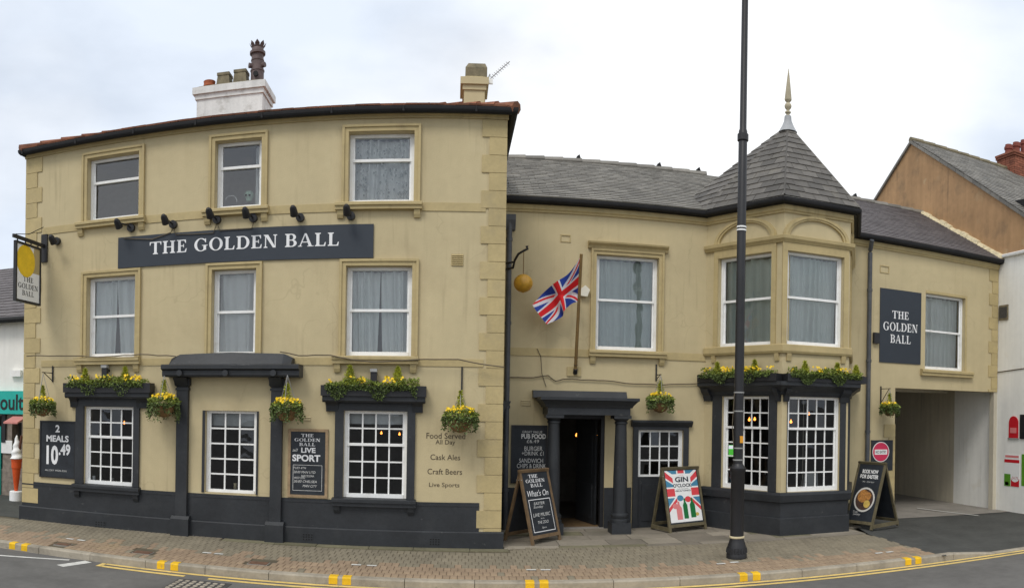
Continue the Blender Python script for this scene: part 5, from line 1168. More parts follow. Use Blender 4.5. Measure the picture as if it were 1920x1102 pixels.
# blackboards on the walls
def wboard(F, x0, y0, x1, y1, fw, fm, label, th=.035, name='blackboard'):
    a, b, c, d = F.rect(x0, y0, x1, y1, th); o = MB().box(F, a + fw, b - fw, .003, th - .012, c + fw, d - fw).build(name, 'board_black', None); tag(o, label, 'blackboard')
    for r in ((a, a + fw, c, d), (b - fw, b, c, d), (a + fw, b - fw, c, c + fw), (a + fw, b - fw, d - fw, d)): MB().box(F, r[0], r[1], .003, th, r[2], r[3]).build('frame', fm, o)
    return o, a, b, c, d
def txt(F, o, a, b, c, d, rows, dd):
    for t, uc, zc, h, w_, m, kind in rows:
        uu = a + (b - a) * uc; zz_ = c + (d - c) * zc
        if kind == 's': serif(F, t, uu, zz_, h * (d - c), w_ * (b - a), dd, m, o)
        else: place_text(F, t, uu, zz_, h * (d - c), w_ * (b - a), dd, m, o, bold=.035 if kind == 'b' else 0, shear=.25 if kind == 'i' else 0)
def frame_line(F, o, a, b, c, d, u0, u1, z0, z1, dd, m='chalk', t=.006):
    w_, h = b - a, d - c; A, B, C_, D2 = a + w_ * u0, a + w_ * u1, c + h * z0, c + h * z1
    for r in ((A, B, C_, C_ + t), (A, B, D2 - t, D2), (A, A + t, C_ + t, D2 - t), (B - t, B, C_ + t, D2 - t)): MB().poly([F.pt(r[0], dd, r[2]), F.pt(r[1], dd, r[2]), F.pt(r[1], dd, r[3]), F.pt(r[0], dd, r[3])]).build('chalk_line', m, o)
o, a, b, c, d = wboard(FL, 74, 789, 141, 896, .025, 'black_iron', 'dark framed price board reading 2 MEALS 10.49 by the left corner')
txt(FL, o, a, b, c, d, [('2', .5, .865, .13, .12, 'white_letter', 'b'), ('MEALS', .5, .69, .115, .62, 'white_letter', 'b'), ('10', .36, .4, .34, .33, 'white_letter', 'b'), ('.49', .7, .5, .2, .32, 'white_letter', 'b'), ('ALL DAY  MON–SUN', .46, .13, .03, .6, 'chalk', '')], .026)
o, a, b, c, d = wboard(FL, 539.5, 804, 614.5, 933, .045, 'wood_light', 'wood framed chalkboard reading THE GOLDEN BALL LIVE SPORT between canopy and window')
txt(FL, o, a, b, c, d, [('THE', .48, .905, .046, .31, 'white_letter', 's'), ('GOLDEN', .48, .84, .046, .64, 'white_letter', 's'), ('BALL', .48, .775, .046, .4, 'white_letter', 's'), ('all', .18, .69, .045, .14, 'chalk', 'i'), ('LIVE', .51, .69, .075, .36, 'white_letter', 'b'), ('SPORT', .46, .575, .1, .7, 'white_letter', 'b'),
    ('TUES 4TH', .3, .43, .03, .32, 'chalk', 'i'), ('20:00 MAN UTD', .42, .37, .035, .55, 'chalk', 'i'), ('BARCELONA', .5, .315, .03, .32, 'chalk', 'i'), ('WED 5TH', .3, .285, .03, .28, 'chalk', 'i'), ('20:00 CHELSEA', .44, .235, .035, .58, 'chalk', 'i'), ('MAN CITY', .56, .17, .035, .36, 'chalk', 'i')], .025)
frame_line(FL, o, a, b, c, d, .13, .86, .1, .475, .0245)
o, a, b, c, d = wboard(FR, 958, 797, 1026, 906, .03, 'black_iron', 'black menu board reading PUB FOOD on the wall behind the porch column')
txt(FR, o, a, b, c, d, [('GREAT VALUE', .58, .885, .04, .55, 'chalk', ''), ('PUB FOOD', .62, .81, .085, .68, 'chalk', 'b'), ('£6.49', .6, .725, .06, .34, 'chalk', ''), ('BURGER', .62, .6, .075, .5, 'chalk', ''), ('+DRINK £1', .6, .515, .07, .6, 'chalk', ''), ('SANDWICH', .56, .39, .075, .66, 'chalk', ''), ('CHIPS & DRINK', .57, .3, .075, .8, 'chalk', '')], .026)
# no-entry sign on a dark board
o, a, b, c, d = board_sign(FR, 'no_entry_sign', 'round red NO ENTRY sign on a dark board by the archway', 1634, 825, 1674, 882, 'board_black', .03)
u, z = FR.px(1652, 847, .04); n = 32; k = 13.9 * 1.17 / FPX
for rr_, dd, m in ((19, .034, 'poster_white'), (17.6, .037, 'no_entry')): MB().slab(FR, [(u + rr_ * k * math.cos(2 * math.pi * i / n), z + rr_ * k * math.sin(2 * math.pi * i / n)) for i in range(n)], .0305, dd).build('disc' if m == 'no_entry' else 'rim', m, o)
MB().box(FR, u - 14 * k, u + 14 * k, .0372, .039, z - 5 * k, z + 4.5 * k).build('white_bar', 'poster_white', o)
place_text(FR, 'NO ENTRY', u, z - .2 * k, 5.5 * k, 24 * k, .0396, 'black_iron', o, bold=.02)
# hanging pub sign
XS = FL.px(84, 460)[0]; Ya, Yb = 10.80, 11.64; Fh = Frame((XS, Ya), (0, 1)); wdt = Yb - Ya
hz1 = at_x(27, 453, XS).z; hz0 = at_x(27, 563, XS).z; hz1 = (hz1 + at_x(77, 463, XS).z) / 2; hz0 = (hz0 + at_x(77, 575, XS).z) / 2
hs = thing('hanging_pub_sign', 'hanging sign with a golden ball over white lettering on an iron bracket', 'pub sign', (XS, YL - .05, hz0))
MB().box(Fh, .04, wdt - .04, -.015, .015, hz0 + .04, hz1 - .04).build('sign_panel', 'poster_white', hs)
for r in ((0, .04, hz0, hz1), (wdt - .04, wdt, hz0, hz1), (.04, wdt - .04, hz0, hz0 + .04), (.04, wdt - .04, hz1 - .04, hz1)): MB().box(Fh, r[0], r[1], -.03, .03, r[2], r[3]).build('frame', 'black_iron', hs)
hh = hz1 - hz0; zc = hz1 - .04 - hh * .26; ru, rz_ = wdt * .36, hh * .27; n = 32
for sgn in (1, -1):
    pass
ball = [(.04 + ru * .98 + ru * math.cos(2 * math.pi * i / n), zc + rz_ * math.sin(2 * math.pi * i / n)) for i in range(n)]
ball = [(max(.041, u), min(hz1 - .041, z)) for u, z in ball]
MB().slab(Fh, ball, .0152, .018).build('golden_disc', 'sign_gold', hs)
MB().slab(Fh, [(.041 + (wdt - .082) * u, hz0 + hh * z) for u, z in ((.62, .53), (1, .53), (1, .96), (.75, .96))], .0151, .0166).build('tan_ground', 'trim_paint', hs)
for t, z, wd in (('THE', .40, .4), ('GOLDEN', .28, .78), ('BALL', .165, .46)): serif(Fh, t, wdt * .5, hz0 + hh * z, hh * .085, wdt * wd, .0166, 'black_iron', hs)
zbk = hz1 + .07
MB().box(Fh, -.06, wdt + .12, -.02, .02, zbk - .03, zbk + .03).build('bracket_arm', 'black_iron', hs)
MB().tube([Fh.pt(.02, 0, zbk + .04), Fh.pt(.45, 0, zbk + .12), Fh.pt(wdt + .1, 0, zbk + .35)], .008, 6).build('stay_rod', 'black_iron', hs)
for u in (.08, wdt * .4, wdt * .62, wdt - .08): MB().tube([Fh.pt(u, 0, zbk - .03), Fh.pt(u, 0, hz1)], .014, 6).build('hanger', 'black_iron', hs)
a, b, c, d = FL.rect(79, 440, 90, 492); MB().box(FL, a, b, 0, .04, c, d).build('wall_plate', 'black_iron', hs)

# A-boards
def a_board(label, BLp, BRp, h, s, brace=0, fm='wood', name='a_board', leg=.09):
    bl = G(*BLp); br = G(*BRp) if len(BRp) == 2 else bl + Vector((math.cos(BRp[1]), math.sin(BRp[1]), 0)) * BRp[0]; bl.z = br.z = pz(bl.y) + .004
    U = (br - bl); U.z = 0; w_ = U.length; U.normalize(); q = Vector((-U.y, U.x, 0)); q = q if q.y > 0 else -q
    t = thing(name, label, 'a-board', (bl + br) / 2 + q * s / 2)
    Vf = q * s / 2 + Vector((0, 0, h)); Lf = Vf.length; TF = TFrame(bl, U, Vf); TB = TFrame(br + q * s, -U, -q * s / 2 + Vector((0, 0, h)))
    fw = .05
    for T, nm in ((TF, 'front'), (TB, 'back')):
        fr = MB().box(T, fw, w_ - fw, -.022, -.008, leg + .06, Lf - fw).build('panel', 'board_black', t)
        for r in ((0, fw, 0, Lf), (w_ - fw, w_, 0, Lf), (fw, w_ - fw, leg, leg + .06), (fw, w_ - fw, Lf - fw, Lf)): MB().box(T, r[0], r[1], -.035, 0, r[2], r[3]).build('frame', fm, t)
    for side in ((0, 1) if brace == 2 else (() if brace == 0 else (0,)) ):
        p = bl if side == 0 else br; MB().beam(p + q * .03 + Vector((0, 0, .06)), p + q * (s - .03) + Vector((0, 0, .06)), U * .015, (0, 0, .035)).build('brace', fm, t)
    MB().beam(bl + q * s / 2 + Vector((0, 0, h * .86)) - q * .06 + U * .01, bl + q * s / 2 + Vector((0, 0, h * .86)) + q * .06 + U * .01, U * .006, (0, 0, .006)).build('hinge_stay', 'grey_metal', t)
    return t, TF, (fw, w_ - fw, leg + .06, Lf - fw)
t, T, (a, b, c, d) = a_board("wooden chalk A-board reading What's On beside the porch", (999, 1023), (1053, 1012), 1.22, .66, 0, 'wood')
txt(T, t, a, b, c, d, [('THE', .42, .93, .055, .36, 'white_letter', 's'), ('GOLDEN', .48, .855, .055, .74, 'white_letter', 's'), ('BALL', .5, .78, .055, .46, 'white_letter', 's'), ("What's On", .5, .655, .1, .82, 'white_letter', 'i'),
    ('EASTER', .47, .49, .045, .42, 'chalk', 'i'), ('Sunday', .42, .43, .05, .38, 'chalk', 'i'), ('LIVE MUSIC', .5, .31, .055, .68, 'chalk', 'i'), ('from', .5, .25, .02, .14, 'chalk', 'i'), ('THE ZOO', .5, .19, .045, .42, 'chalk', 'i'), ('7pm', .5, .1, .035, .18, 'chalk', 'i')], -.0065)
frame_line(T, t, a, b, c, d, .08, .93, .04, .56, -.0068, 'white_letter', .012)
t, T, (a, b, c, d) = a_board("A-board with a red, white and blue gin poster reading GIN O'CLOCK", (1256, 1000), (1326, 992), 1.19, .6, 2, 'wood_green')
w_, hh = b - a, d - c
PP = lambda pts, dd, m, nm='print': MB().poly([T.pt(a + .02 + (w_ - .04) * u, dd, c + .03 + (hh - .05) * z) for u, z in pts]).build(nm, m, t)
PP([(0, 0), (1, 0), (1, 1), (0, 1)], -.0074, 'poster_white', 'poster')
for pts, m in (([(.07, 1), (.36, 1), (.36, .93), (.22, .93)], 'poster_blue'), ([(.93, 1), (.64, 1), (.64, .93), (.78, .93)], 'poster_blue'), ([(.4, 1), (.6, 1), (.6, .94), (.4, .94)], 'poster_red'),
    ([(0, .98), (.0, .86), (.22, .75), (.22, .85)], 'poster_red'), ([(1, .98), (1, .86), (.78, .75), (.78, .85)], 'poster_red'), ([(0, .82), (0, .68), (.22, .68), (.22, .72)], 'poster_blue'), ([(1, .82), (1, .68), (.78, .68), (.78, .72)], 'poster_blue'),
    ([(0, .65), (.24, .65), (.24, .50), (0, .50)], 'poster_red'), ([(1, .65), (.76, .65), (.76, .50), (1, .50)], 'poster_red'), ([(0, .47), (.22, .47), (.0, .31)], 'poster_blue'), ([(1, .47), (.78, .47), (1, .31)], 'poster_blue'), ([(0, .28), (0, .2), (.28, .4), (.28, .47)], 'poster_red'), ([(1, .28), (1, .2), (.72, .4), (.72, .47)], 'poster_red')): PP(pts, -.007, m)
for u, z, r, m in ((.38, .46, .1, 'poster_blue'), (.62, .43, .1, 'poster_red'), (.2, .31, .09, 'poster_pink'), (.85, .13, .06, 'food_c')):
    PP([(u + r * math.cos(2 * math.pi * i / 20), z + r * .58 * math.sin(2 * math.pi * i / 20)) for i in range(20)], -.0066 - (.0001 if m == 'food_c' else 0), m, 'printed_disc')
for u, z0, z1, r, m in ((.3, .05, .27, .085, 'poster_pink'), (.5, .06, .32, .07, 'bottle_green'), (.73, .07, .32, .08, 'bottle_green')):
    PP([(u - r, z0), (u + r, z0), (u + r, z1), (u + r * .4, z1 + .06), (u + r * .35, z1 + .13), (u - r * .35, z1 + .13), (u - r * .4, z1 + .06), (u - r, z1)], -.0062, m, 'printed_bottle')
txt(T, t, a, b, c, d, [("IT'S", .5, .89, .02, .12, 'poster_pink', ''), ('GIN', .5, .81, .1, .4, 'sign_paint', 'b'), ("O'CLOCK", .5, .7, .068, .56, 'sign_paint', 'b'), ('OUR FAVOURITE', .5, .635, .018, .34, 'sign_paint', ''), ('GIN & TONICS', .5, .6, .028, .46, 'sign_paint', 'b')], -.006)
t, T, (a, b, c, d) = a_board('dark A-board reading BOOK NOW FOR EASTER with a plate of food, near the archway', (1582, 987), (.7, math.radians(-70), 0), 1.29, .92, 2, 'wood_green')
w_, hh = b - a, d - c; k = w_
for r, dx, dz, m, dd in ((.42, .0, 0, 'plate', -.007), (.36, 0, .0, 'food_b', -.0066), (.22, -.08, .12, 'food_a', -.0062), (.13, .14, -.14, 'food_c', -.006), (.14, .12, .12, 'food_a', -.0059)):
    MB().poly([T.pt((a + b) / 2 + (dx + r * math.cos(2 * math.pi * i / 24)) * k, dd, c + hh * .37 + (dz + r * math.sin(2 * math.pi * i / 24)) * k) for i in range(24)]).build('printed_plate' if m == 'plate' else 'printed_food', m, t)
txt(T, t, a, b, c, d, [('BOOK NOW', .5, .865, .07, .66, 'poster_white', 'b'), ('FOR EASTER', .5, .775, .07, .76, 'poster_white', 'b'), ('19th – 22nd April', .5, .68, .032, .5, 'chalk', 'i'), ('To eat', .25, .15, .04, .2, 'chalk', 'i'), ('yummy', .32, .1, .035, .3, 'chalk', 'i')], -.0058)

# ================================================================== LAMPS, BRACKETS, FLAG
ords = ['leftmost', 'second from the left', 'third from the left', 'third from the right', 'second from the right', 'rightmost']
def spot(dx, dy, hx, hy, label, group=None):
    u, z = FL.px(dx, dy, .03); p = FL.pt(u, 0, z); h = FL.pt(FL.px(hx, hy, .3)[0], .3, FL.px(hx, hy, .3)[1]); t = thing('spotlight', label, 'spotlight', p, group)
    n = 16; MB().slab(FL, [(u + .07 * math.cos(2 * math.pi * i / n), z + .07 * math.sin(2 * math.pi * i / n)) for i in range(n)], 0, .07).build('wall_mount', 'black_iron', t)
    MB().tube([FL.pt(u, .06, z), FL.pt(u - .02, .16, z + .03), h], .014, 8).build('arm', 'black_iron', t, smooth=True)
    dr = Vector((.02, .75, -.65)).normalized(); MB().tube([h - dr * .07, h - dr * .03, h + dr * .07, h + dr * .1], [.03, .055, .065, .07], 12).build('lamp_head', 'black_iron', t, smooth=True)
for i, (a_, b_, c_, d_) in enumerate(((246, 427.5, 220, 417), (325, 421, 308, 409), (407, 412, 392, 397), (475, 409, 460, 396), (563, 408, 550, 393), (658, 405, 650, 391))):
    spot(a_, b_, c_, d_, f'black swan-neck spotlight above the long name board, {ords[i]} of six', 'spotlights above the name board')
spot(107, 452, 97, 447, 'black spotlight on the wall beside the hanging pub sign')
for x, y, nm in ((197, 694, 'left'), (701, 702, 'right')):
    u, z = FL.px(x, y, .1); t = thing('floodlight', f'black floodlight with pale top above the {nm} window box', 'floodlight', FL.pt(u, 0, z))
    MB().box(FL, u - .05, u + .05, .08, .14, z - .14, z + .04).build('housing', 'black_iron', t); MB().box(FL, u - .055, u + .055, .06, .16, z + .041, z + .09).build('top_cover', 'grey_metal', t); MB().box(FL, u - .02, u + .05, 0, .08, z - .02, z + .02).build('bracket', 'black_iron', t)
# golden ball trade sign
bx, bz = FR.px(981, 531, .5); pb = FR.pt(bx, .5, bz); kb = (YR - .5) / FPX
gb = thing('golden_ball', 'golden ball hanging from a curled iron bracket by the downpipe', 'ball sign', pb)
MB().lathe(pb, [(.01, -18 * kb)] + [(18 * kb * math.cos(math.radians(a)), 17 * kb * math.sin(math.radians(a))) for a in range(-80, 81, 10)] + [(.01, 17 * kb)], 28).build('ball', 'gold', gb, smooth=True)
zt = FR.px(984, 470, .5)[1]; MB().tube([pb + Vector((0, 0, 16 * kb)), Vector((pb.x, pb.y, zt))], .008, 6).build('chain', 'pole_wood', gb)
bp_ = [FR.pt(FR.px(x, y, d)[0], d, FR.px(x, y, d)[1]) for x, y, d in ((947, 505, .05), (962, 502, .25), (965, 488, .36), (972, 476, .45), (982, 470, .5), (990, 466, .52), (990, 462, .53), (986, 463, .52))]
MB().tube(bp_, .022, 8).build('bracket', 'black_iron', gb, smooth=True)
MB().tube([FR.pt(FR.px(947, 494, .05)[0], .05, FR.px(947, 494, .05)[1]), FR.pt(FR.px(963, 491, .3)[0], .3, FR.px(963, 491, .3)[1])], .018, 8).build('bracket_arm', 'black_iron', gb, smooth=True)
# flag on its pole
fb_ = FR.pt(FR.px(1079, 692, .08)[0], .08, FR.px(1079, 692, .08)[1]); dtp = .75; ft = FR.pt(FR.px(1090, 476, dtp)[0], dtp, FR.px(1090, 476, dtp)[1])
fp = thing('flagpole', 'brown wooden flagpole leaning out from a plate above the porch', 'flagpole', fb_)
MB().tube([fb_, ft], [.032, .028], 10).build('pole', 'pole_wood', fp, smooth=True)
a, b, c, d = FR.rect(1063, 688, 1089, 705); MB().box(FR, a, b, 0, .03, c, d).build('wall_plate', 'trim_paint', fp)
MB().tube([FR.pt((a + b) / 2 + .02, .03, c + .05), fb_, fb_.lerp(ft, .04)], .042, 10).build('socket', 'black_iron', fp)
o6 = lambda x, y: (930 + x / 3.6725, 420 + y / 3.6725)
top = [(578, 232), (500, 340), (408, 402), (330, 470), (250, 556)]; bot = [(574, 532), (522, 548), (470, 596), (452, 640), (350, 690)]; midp = [(576, 382), (512, 436), (446, 492), (392, 556), (300, 628)]
dep = [0, .10, -.03, .12, .02]
def catm(P, t):
    t = t * (len(P) - 1); i = min(int(t), len(P) - 2); f = t - i; p = [P[max(i - 1, 0)], P[i], P[i + 1], P[min(i + 2, len(P) - 1)]]
    return [.5 * (2 * p[1][k] + (p[2][k] - p[0][k]) * f + (2 * p[0][k] - 5 * p[1][k] + 4 * p[2][k] - p[3][k]) * f * f + (3 * p[1][k] - p[0][k] - 3 * p[2][k] + p[3][k]) * f ** 3) for k in range(len(P[0]))]
def jack(u, v):    # u 0..1 along fly (2:1), v 0..1 up
    x, y = u * 60, v * 30
    if abs(x - 30) < 3 or abs(y - 15) < 3: return 1
    if abs(x - 30) < 5 or abs(y - 15) < 5: return 2
    L5 = math.sqrt(5)
    d1 = ((y - 15) - (x - 30) / 2) / (L5 / 2); d2 = ((y - 15) + (x - 30) / 2) / (L5 / 2)
    if (x < 30 and -2 < d1 < 0) or (x >= 30 and 0 < d1 < 2): return 1
    if (x < 30 and -2 < d2 < 0) or (x >= 30 and 0 < d2 < 2): return 1
    if abs(d1) < 3 or abs(d2) < 3: return 2
    return 0
NU, NV = 100, 50; fm_ = MB(); vs = []
for j in range(NV + 1):
    for i in range(NU + 1):
        t, s = i / NU, j / NV
        A_, B_, C_ = catm(bot, t), catm(midp, t), catm(top, t)
        px = [(1 - s) * (1 - 2 * s) * A_[k] + 4 * s * (1 - s) * B_[k] + s * (2 * s - 1) * C_[k] for k in (0, 1)]
        yy = (px[1] - 232) / 460; dp = catm([(q,) for q in dep], t)[0]
        f_ = fb_.lerp(ft, max(.45, .95 - yy * .9)); Y = f_.y - .03 + dp * (1 if t else 0) + .05 * math.sin(t * 9 + s * 3) * t
        vs.append(at_y(*o6(*px), Y))
fm_.v = [tuple(v) for v in vs]
for j in range(NV):
    for i in range(NU):
        fm_.f.append((j * (NU + 1) + i, j * (NU + 1) + i + 1, (j + 1) * (NU + 1) + i + 1, (j + 1) * (NU + 1) + i)); fm_.m.append(jack((i + .5) / NU, (j + .5) / NV))
fl_ = fm_.build('union_flag', ['flag_blue', 'flag_red', 'flag_white'], None, smooth=True); tag(fl_, 'red, white and blue union flag fluttering from the wooden pole', 'flag')
# alarm box, black box
u, z = FR.px(1097, 547, .06); k = 13.8 / FPX
al = MB().slab(FR, [(u - 8 * k, z - 8 * k), (u - 9 * k, z + 5 * k), (u, z + 12 * k), (u + 9 * k, z + 4 * k), (u + 4 * k, z - 9 * k)], 0, .09).build('alarm_box', 'alarm', None); tag(al, 'cream five-sided alarm box on the wall behind the flagpole', 'alarm box')
a, b, c, d = FR.rect(1636, 624, 1646, 644); jb = MB().box(FR, a, b, 0, .08, c, d).build('junction_box', 'black_iron', None); tag(jb, 'small black box beside the downpipe and the upright name board', 'box')
# cables
def cable(name, label, F, pts, r=.011, d=.035, wob=.012, sd=1):
    rn = random.Random(sd); P = []
    for (x0, y0), (x1, y1) in zip(pts, pts[1:]):
        n = max(2, int(abs(x1 - x0) / 14) + int(abs(y1 - y0) / 14))
        for i in range(n):
            f = i / n; u, z = F.px(x0 + (x1 - x0) * f, y0 + (y1 - y0) * f, d); P.append(F.pt(u, d, z + rn.uniform(-wob, wob)))
    u, z = F.px(*pts[-1], d); P.append(F.pt(u, d, z))
    o = MB().tube(P, r, 6).build(name, 'cable', None, smooth=True); tag(o, label, 'cable'); return o
cable('wall_cable', 'brown cable along the string course of the three-storey block', FL, [(50, 667), (120, 667), (200, 669), (262, 664), (330, 668)], d=.15, wob=.008)
cable('wall_cable', 'brown cable from the canopy to the right quoins of the three-storey block', FL, [(525, 660), (560, 666), (620, 666), (660, 674), (700, 679), (740, 676), (800, 674), (860, 673), (900, 682), (945, 688)], d=.15, wob=.006, sd=2)
cable('wall_cable', 'slack brown cables sagging across the wing above the porch', FR, [(956, 707), (1000, 708), (1028, 703), (1042, 715), (1056, 710), (1090, 712), (1150, 714), (1172, 719), (1240, 721), (1308, 719)], wob=.008, sd=3)
cable('wall_cable', 'thin vertical cable on the wing wall left of the flagpole', FR, [(1007, 653), (1014, 668), (1016, 700), (1024, 725)], r=.007, wob=.004, sd=4)
cable('wall_cable', 'thin cable looping behind the name board and its spotlights', FL, [(232, 447), (285, 449), (320, 436), (325, 427), (330, 440), (400, 437), (407, 418), (412, 432), (472, 428), (476, 415)], r=.008, d=.045, wob=.003, sd=5)
# street lamp post
lp = G(1381, 1046, -.04); lp.z = pz(lp.y)
lam = thing('street_lamp', 'tall black street lamp post with fluted base on the pavement', 'lamp post', lp)
k = math.hypot(lp.x, lp.y) / FPX
MB().lathe(lp, [(19.5 * k, 0), (19.5 * k, 7 * k), (18.5 * k, 9 * k), (19 * k, 13 * k), (18 * k, 20 * k), (15.5 * k, 28 * k), (13.6 * k, 34 * k), (13.4 * k, 37 * k)], 24).build('base_casting', 'black_iron', lam, smooth=True)
for i in range(18):
    a = 2 * math.pi * i / 18; p = lp + Vector((math.cos(a) * 18.2 * k, math.sin(a) * 18.2 * k, 10 * k)); MB().tube([p, p + Vector((-math.cos(a) * 1.2 * k, -math.sin(a) * 1.2 * k, 9 * k))], 2.4 * k, 6).build('flute', 'black_iron', lam, smooth=True)
MB().lathe(lp, [(13.8 * k, 37 * k), (14.4 * k, 38 * k), (14.4 * k, 40 * k), (13.8 * k, 41 * k)], 24).build('pale_band', 'mortar_cream', lam, smooth=True)
ptop = lp + Vector((0, 0, 11.2))
MB().lathe(lp, [(12.8 * k, 41 * k), (13 * k, 160 * k), (15.2 * k, 163 * k), (15.2 * k, 168 * k), (12 * k, 171 * k), (9.6 * k, 176 * k)], 24).build('lower_shaft', 'black_iron', lam, smooth=True)
MB().lathe(lp, [(9.3 * k, 176 * k), (8.6 * k, 460 * k), (8.2 * k, 800 * k), (6.6 * k, 804 * k), (6 * k, 1100 * k)], 20).build('upper_shaft', 'black_iron', lam, smooth=True)
for zb_ in (182, 204, 273, 308): 
    o_ = MB().lathe(lp, [(9.8 * k, zb_ * k), (9.8 * k, (zb_ + 2.5) * k)], 20).build('clamp_band', 'grey_metal', lam)
for zb_ in (612, 618): MB().lathe(lp, [(9.2 * k, zb_ * k), (9.4 * k, (zb_ + 1) * k), (9.2 * k, (zb_ + 3) * k)], 20).build('white_band', 'white_paint', lam)
for zb_ in (782,): MB().lathe(lp, [(10.5 * k, zb_ * k), (10.5 * k, (zb_ + 12) * k)], 16).build('joint_collar', 'black_iron', lam)
MB().beam(lp + Vector((2.5 * k, -9.8 * k, 215 * k)), lp + Vector((2.5 * k, -9.8 * k, 228 * k)), (3.2 * k, 0, 0), (0, .4 * k, 0)).build('amber_plate', 'amber', lam)
MB().tube([lp + Vector((-11 * k, -4 * k, 205 * k)), lp + Vector((-14 * k, -4 * k, 250 * k)), lp + Vector((-11 * k, -4 * k, 308 * k))], .006, 5).build('wire', 'cable', lam)
MB().tube([lp + Vector((0, 0, 1080 * k)), lp + Vector((0, -.3, 1110 * k)), lp + Vector((0, -1.2, 1120 * k))], .05, 8).build('lamp_arm', 'black_iron', lam, smooth=True)
MB().hexa([lp + Vector(v) for v in ((-.14, -1.8, 1112 * k), (.14, -1.8, 1112 * k), (.14, -1.1, 1112 * k), (-.14, -1.1, 1112 * k), (-.1, -1.75, 1124 * k), (.1, -1.75, 1124 * k), (.1, -1.1, 1128 * k), (-.1, -1.1, 1128 * k))]).build('lantern', 'black_iron', lam)

# ================================================================== PLANTS
def leafset(mb, pts, size, rn, asp=.55):
    for p, out in pts:
        a = Vector((rn.gauss(0, 1), rn.gauss(0, 1), rn.gauss(0, 1) - .2)).normalized() * .8 + out * .6; a.normalize(); b = a.orthogonal().normalized(); b.rotate(Matrix.Rotation(rn.uniform(0, 6.28), 3, a))
        l = size * rn.uniform(.6, 1.3); c = p + a * l; m = p + a * l * .5
        mb.add([p, m + b * l * asp * .5, c, m - b * l * asp * .5], [(0, 1, 2, 3)])
def conifer_pts(base, h, r, n, rn):
    o = []
    for _ in range(n):
        t = rn.random() ** .8; a = rn.uniform(0, 6.28); rr_ = r * (1 - t) * rn.uniform(.5, 1); o.append((base + Vector((rr_ * math.cos(a), rr_ * math.sin(a), h * t)), Vector((math.cos(a) * .4, math.sin(a) * .4, 1.1))))
    return o
def petals(mb, pts, s, rn):
    for p in pts:
        n = Vector((rn.gauss(0, .5), -1 + rn.gauss(0, .4), .5 + rn.gauss(0, .4))).normalized(); a = n.orthogonal().normalized(); b = n.cross(a); k = s * rn.uniform(.7, 1.2)
        mb.add([p + (a * math.cos(t) + b * math.sin(t)) * k + n * .004 for t in (0, 1.05, 2.09, 3.14, 4.19, 5.24)], [(0, 1, 2, 3, 4, 5)])
def basket(F, x, y, d, r, label, top, sd, bracket=None, con=.0, trail=1.0):
    rn = random.Random(sd); u, z = F.px(x, y, d); c = F.pt(u, d, z); t = thing('hanging_basket', label, 'hanging basket', c + Vector((0, 0, -r * 1.0)), 'hanging baskets on the pub front')
    MB().lathe(c, [(.02, -r * .95), (r * .45, -r * .85), (r * .7, -r * .5), (r * .8, -.02), (r * .74, -.02), (r * .3, -.05)], 16).build('basket', 'basket', t, smooth=True)
    L1, L2 = [], []
    for _ in range(900):
        a = rn.uniform(0, 6.28); e = rn.uniform(-.9, .9); q = Vector((math.cos(a), math.sin(a), 0)); rr_ = r * (1.0 + rn.uniform(-.15, .12)) * math.cos(e * .9)
        zz_ = r * (.38 * math.sin(e) + .12); p = c + q * rr_ + Vector((0, 0, zz_)); (L1 if e > -.1 else L2).append((p, q * .7 + Vector((0, 0, -.3 if e < 0 else .5))))
    for _ in range(44):
        a = rn.uniform(0, 6.28); q = Vector((math.cos(a), math.sin(a), 0)); ln = r * rn.uniform(.5, 1.15) * trail
        for i in range(16):
            f = i / 16; L2.append((c + q * r * (1.0 + .1 * rn.random()) + Vector((rn.gauss(0, .012), rn.gauss(0, .012), -ln * f + .02)), Vector((0, 0, -.5)) + q * .3))
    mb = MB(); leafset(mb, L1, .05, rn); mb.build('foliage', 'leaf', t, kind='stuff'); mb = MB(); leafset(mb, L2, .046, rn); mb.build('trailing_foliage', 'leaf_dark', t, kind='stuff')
    P = []
    for _ in range(60):
        a = rn.uniform(0, 6.28); rr_ = r * math.sqrt(rn.random()) * .95; P.append(c + Vector((rr_ * math.cos(a), rr_ * math.sin(a), r * (.42 + .25 * (1 - (rr_ / r) ** 2)) + rn.uniform(-.03, .03))))
    mb = MB(); petals(mb, P, .021, rn); mb.build('flowers', 'petal', t, kind='stuff')
    mb = MB(); leafset(mb, conifer_pts(c + Vector((0, 0, r * .3)), r * 1.35, r * .36, 420, rn), .045, rn, .3); mb.build('centre_plant', 'conifer', t, kind='stuff')
    hk = F.pt(u, d, F.px(x, top, d)[1])
    for a in (.5, 2.6, 4.7): MB().tube([c + Vector((r * .78 * math.cos(a), r * .78 * math.sin(a), 0)), hk], .005, 5).build('chain', 'grey_metal', t)
    if bracket:
        wx, wy0, wy1 = bracket; wu = F.px(wx, (wy0 + wy1) / 2)[0]; z1, z0 = F.px(wx, wy0)[1], F.px(wx, wy1)[1]
        br = MB().box(F, wu - .012, wu + .012, 0, .025, z0, z1).build('bracket', 'black_iron', t)
        MB().tube([F.pt(wu, .02, hk.z + .02), F.pt(u, d + .03, hk.z + .02)], .009, 6).build('bracket_arm', 'black_iron', br); MB().tube([F.pt(wu, .02, z0 + .02), F.pt(u, d - .03, hk.z + .015)], .008, 6).build('bracket_stay', 'black_iron', br)
    return t
basket(FL, 80, 760, .36, .21, 'hanging basket of yellow flowers above the 2 MEALS price board', 700, 1, (99.5, 686, 716))
basket(FL, 307, 757, .3, .24, 'trailing hanging basket left of the dark door canopy post', 704, 2, None, trail=1.25)
basket(FL, 538, 765, .34, .23, 'hanging basket of yellow flowers above the LIVE SPORT chalkboard', 703, 3, None)
basket(FL, 863, 783, .3, .245, 'hanging basket above the Food Served wording', 735, 4, (866, 688, 735))
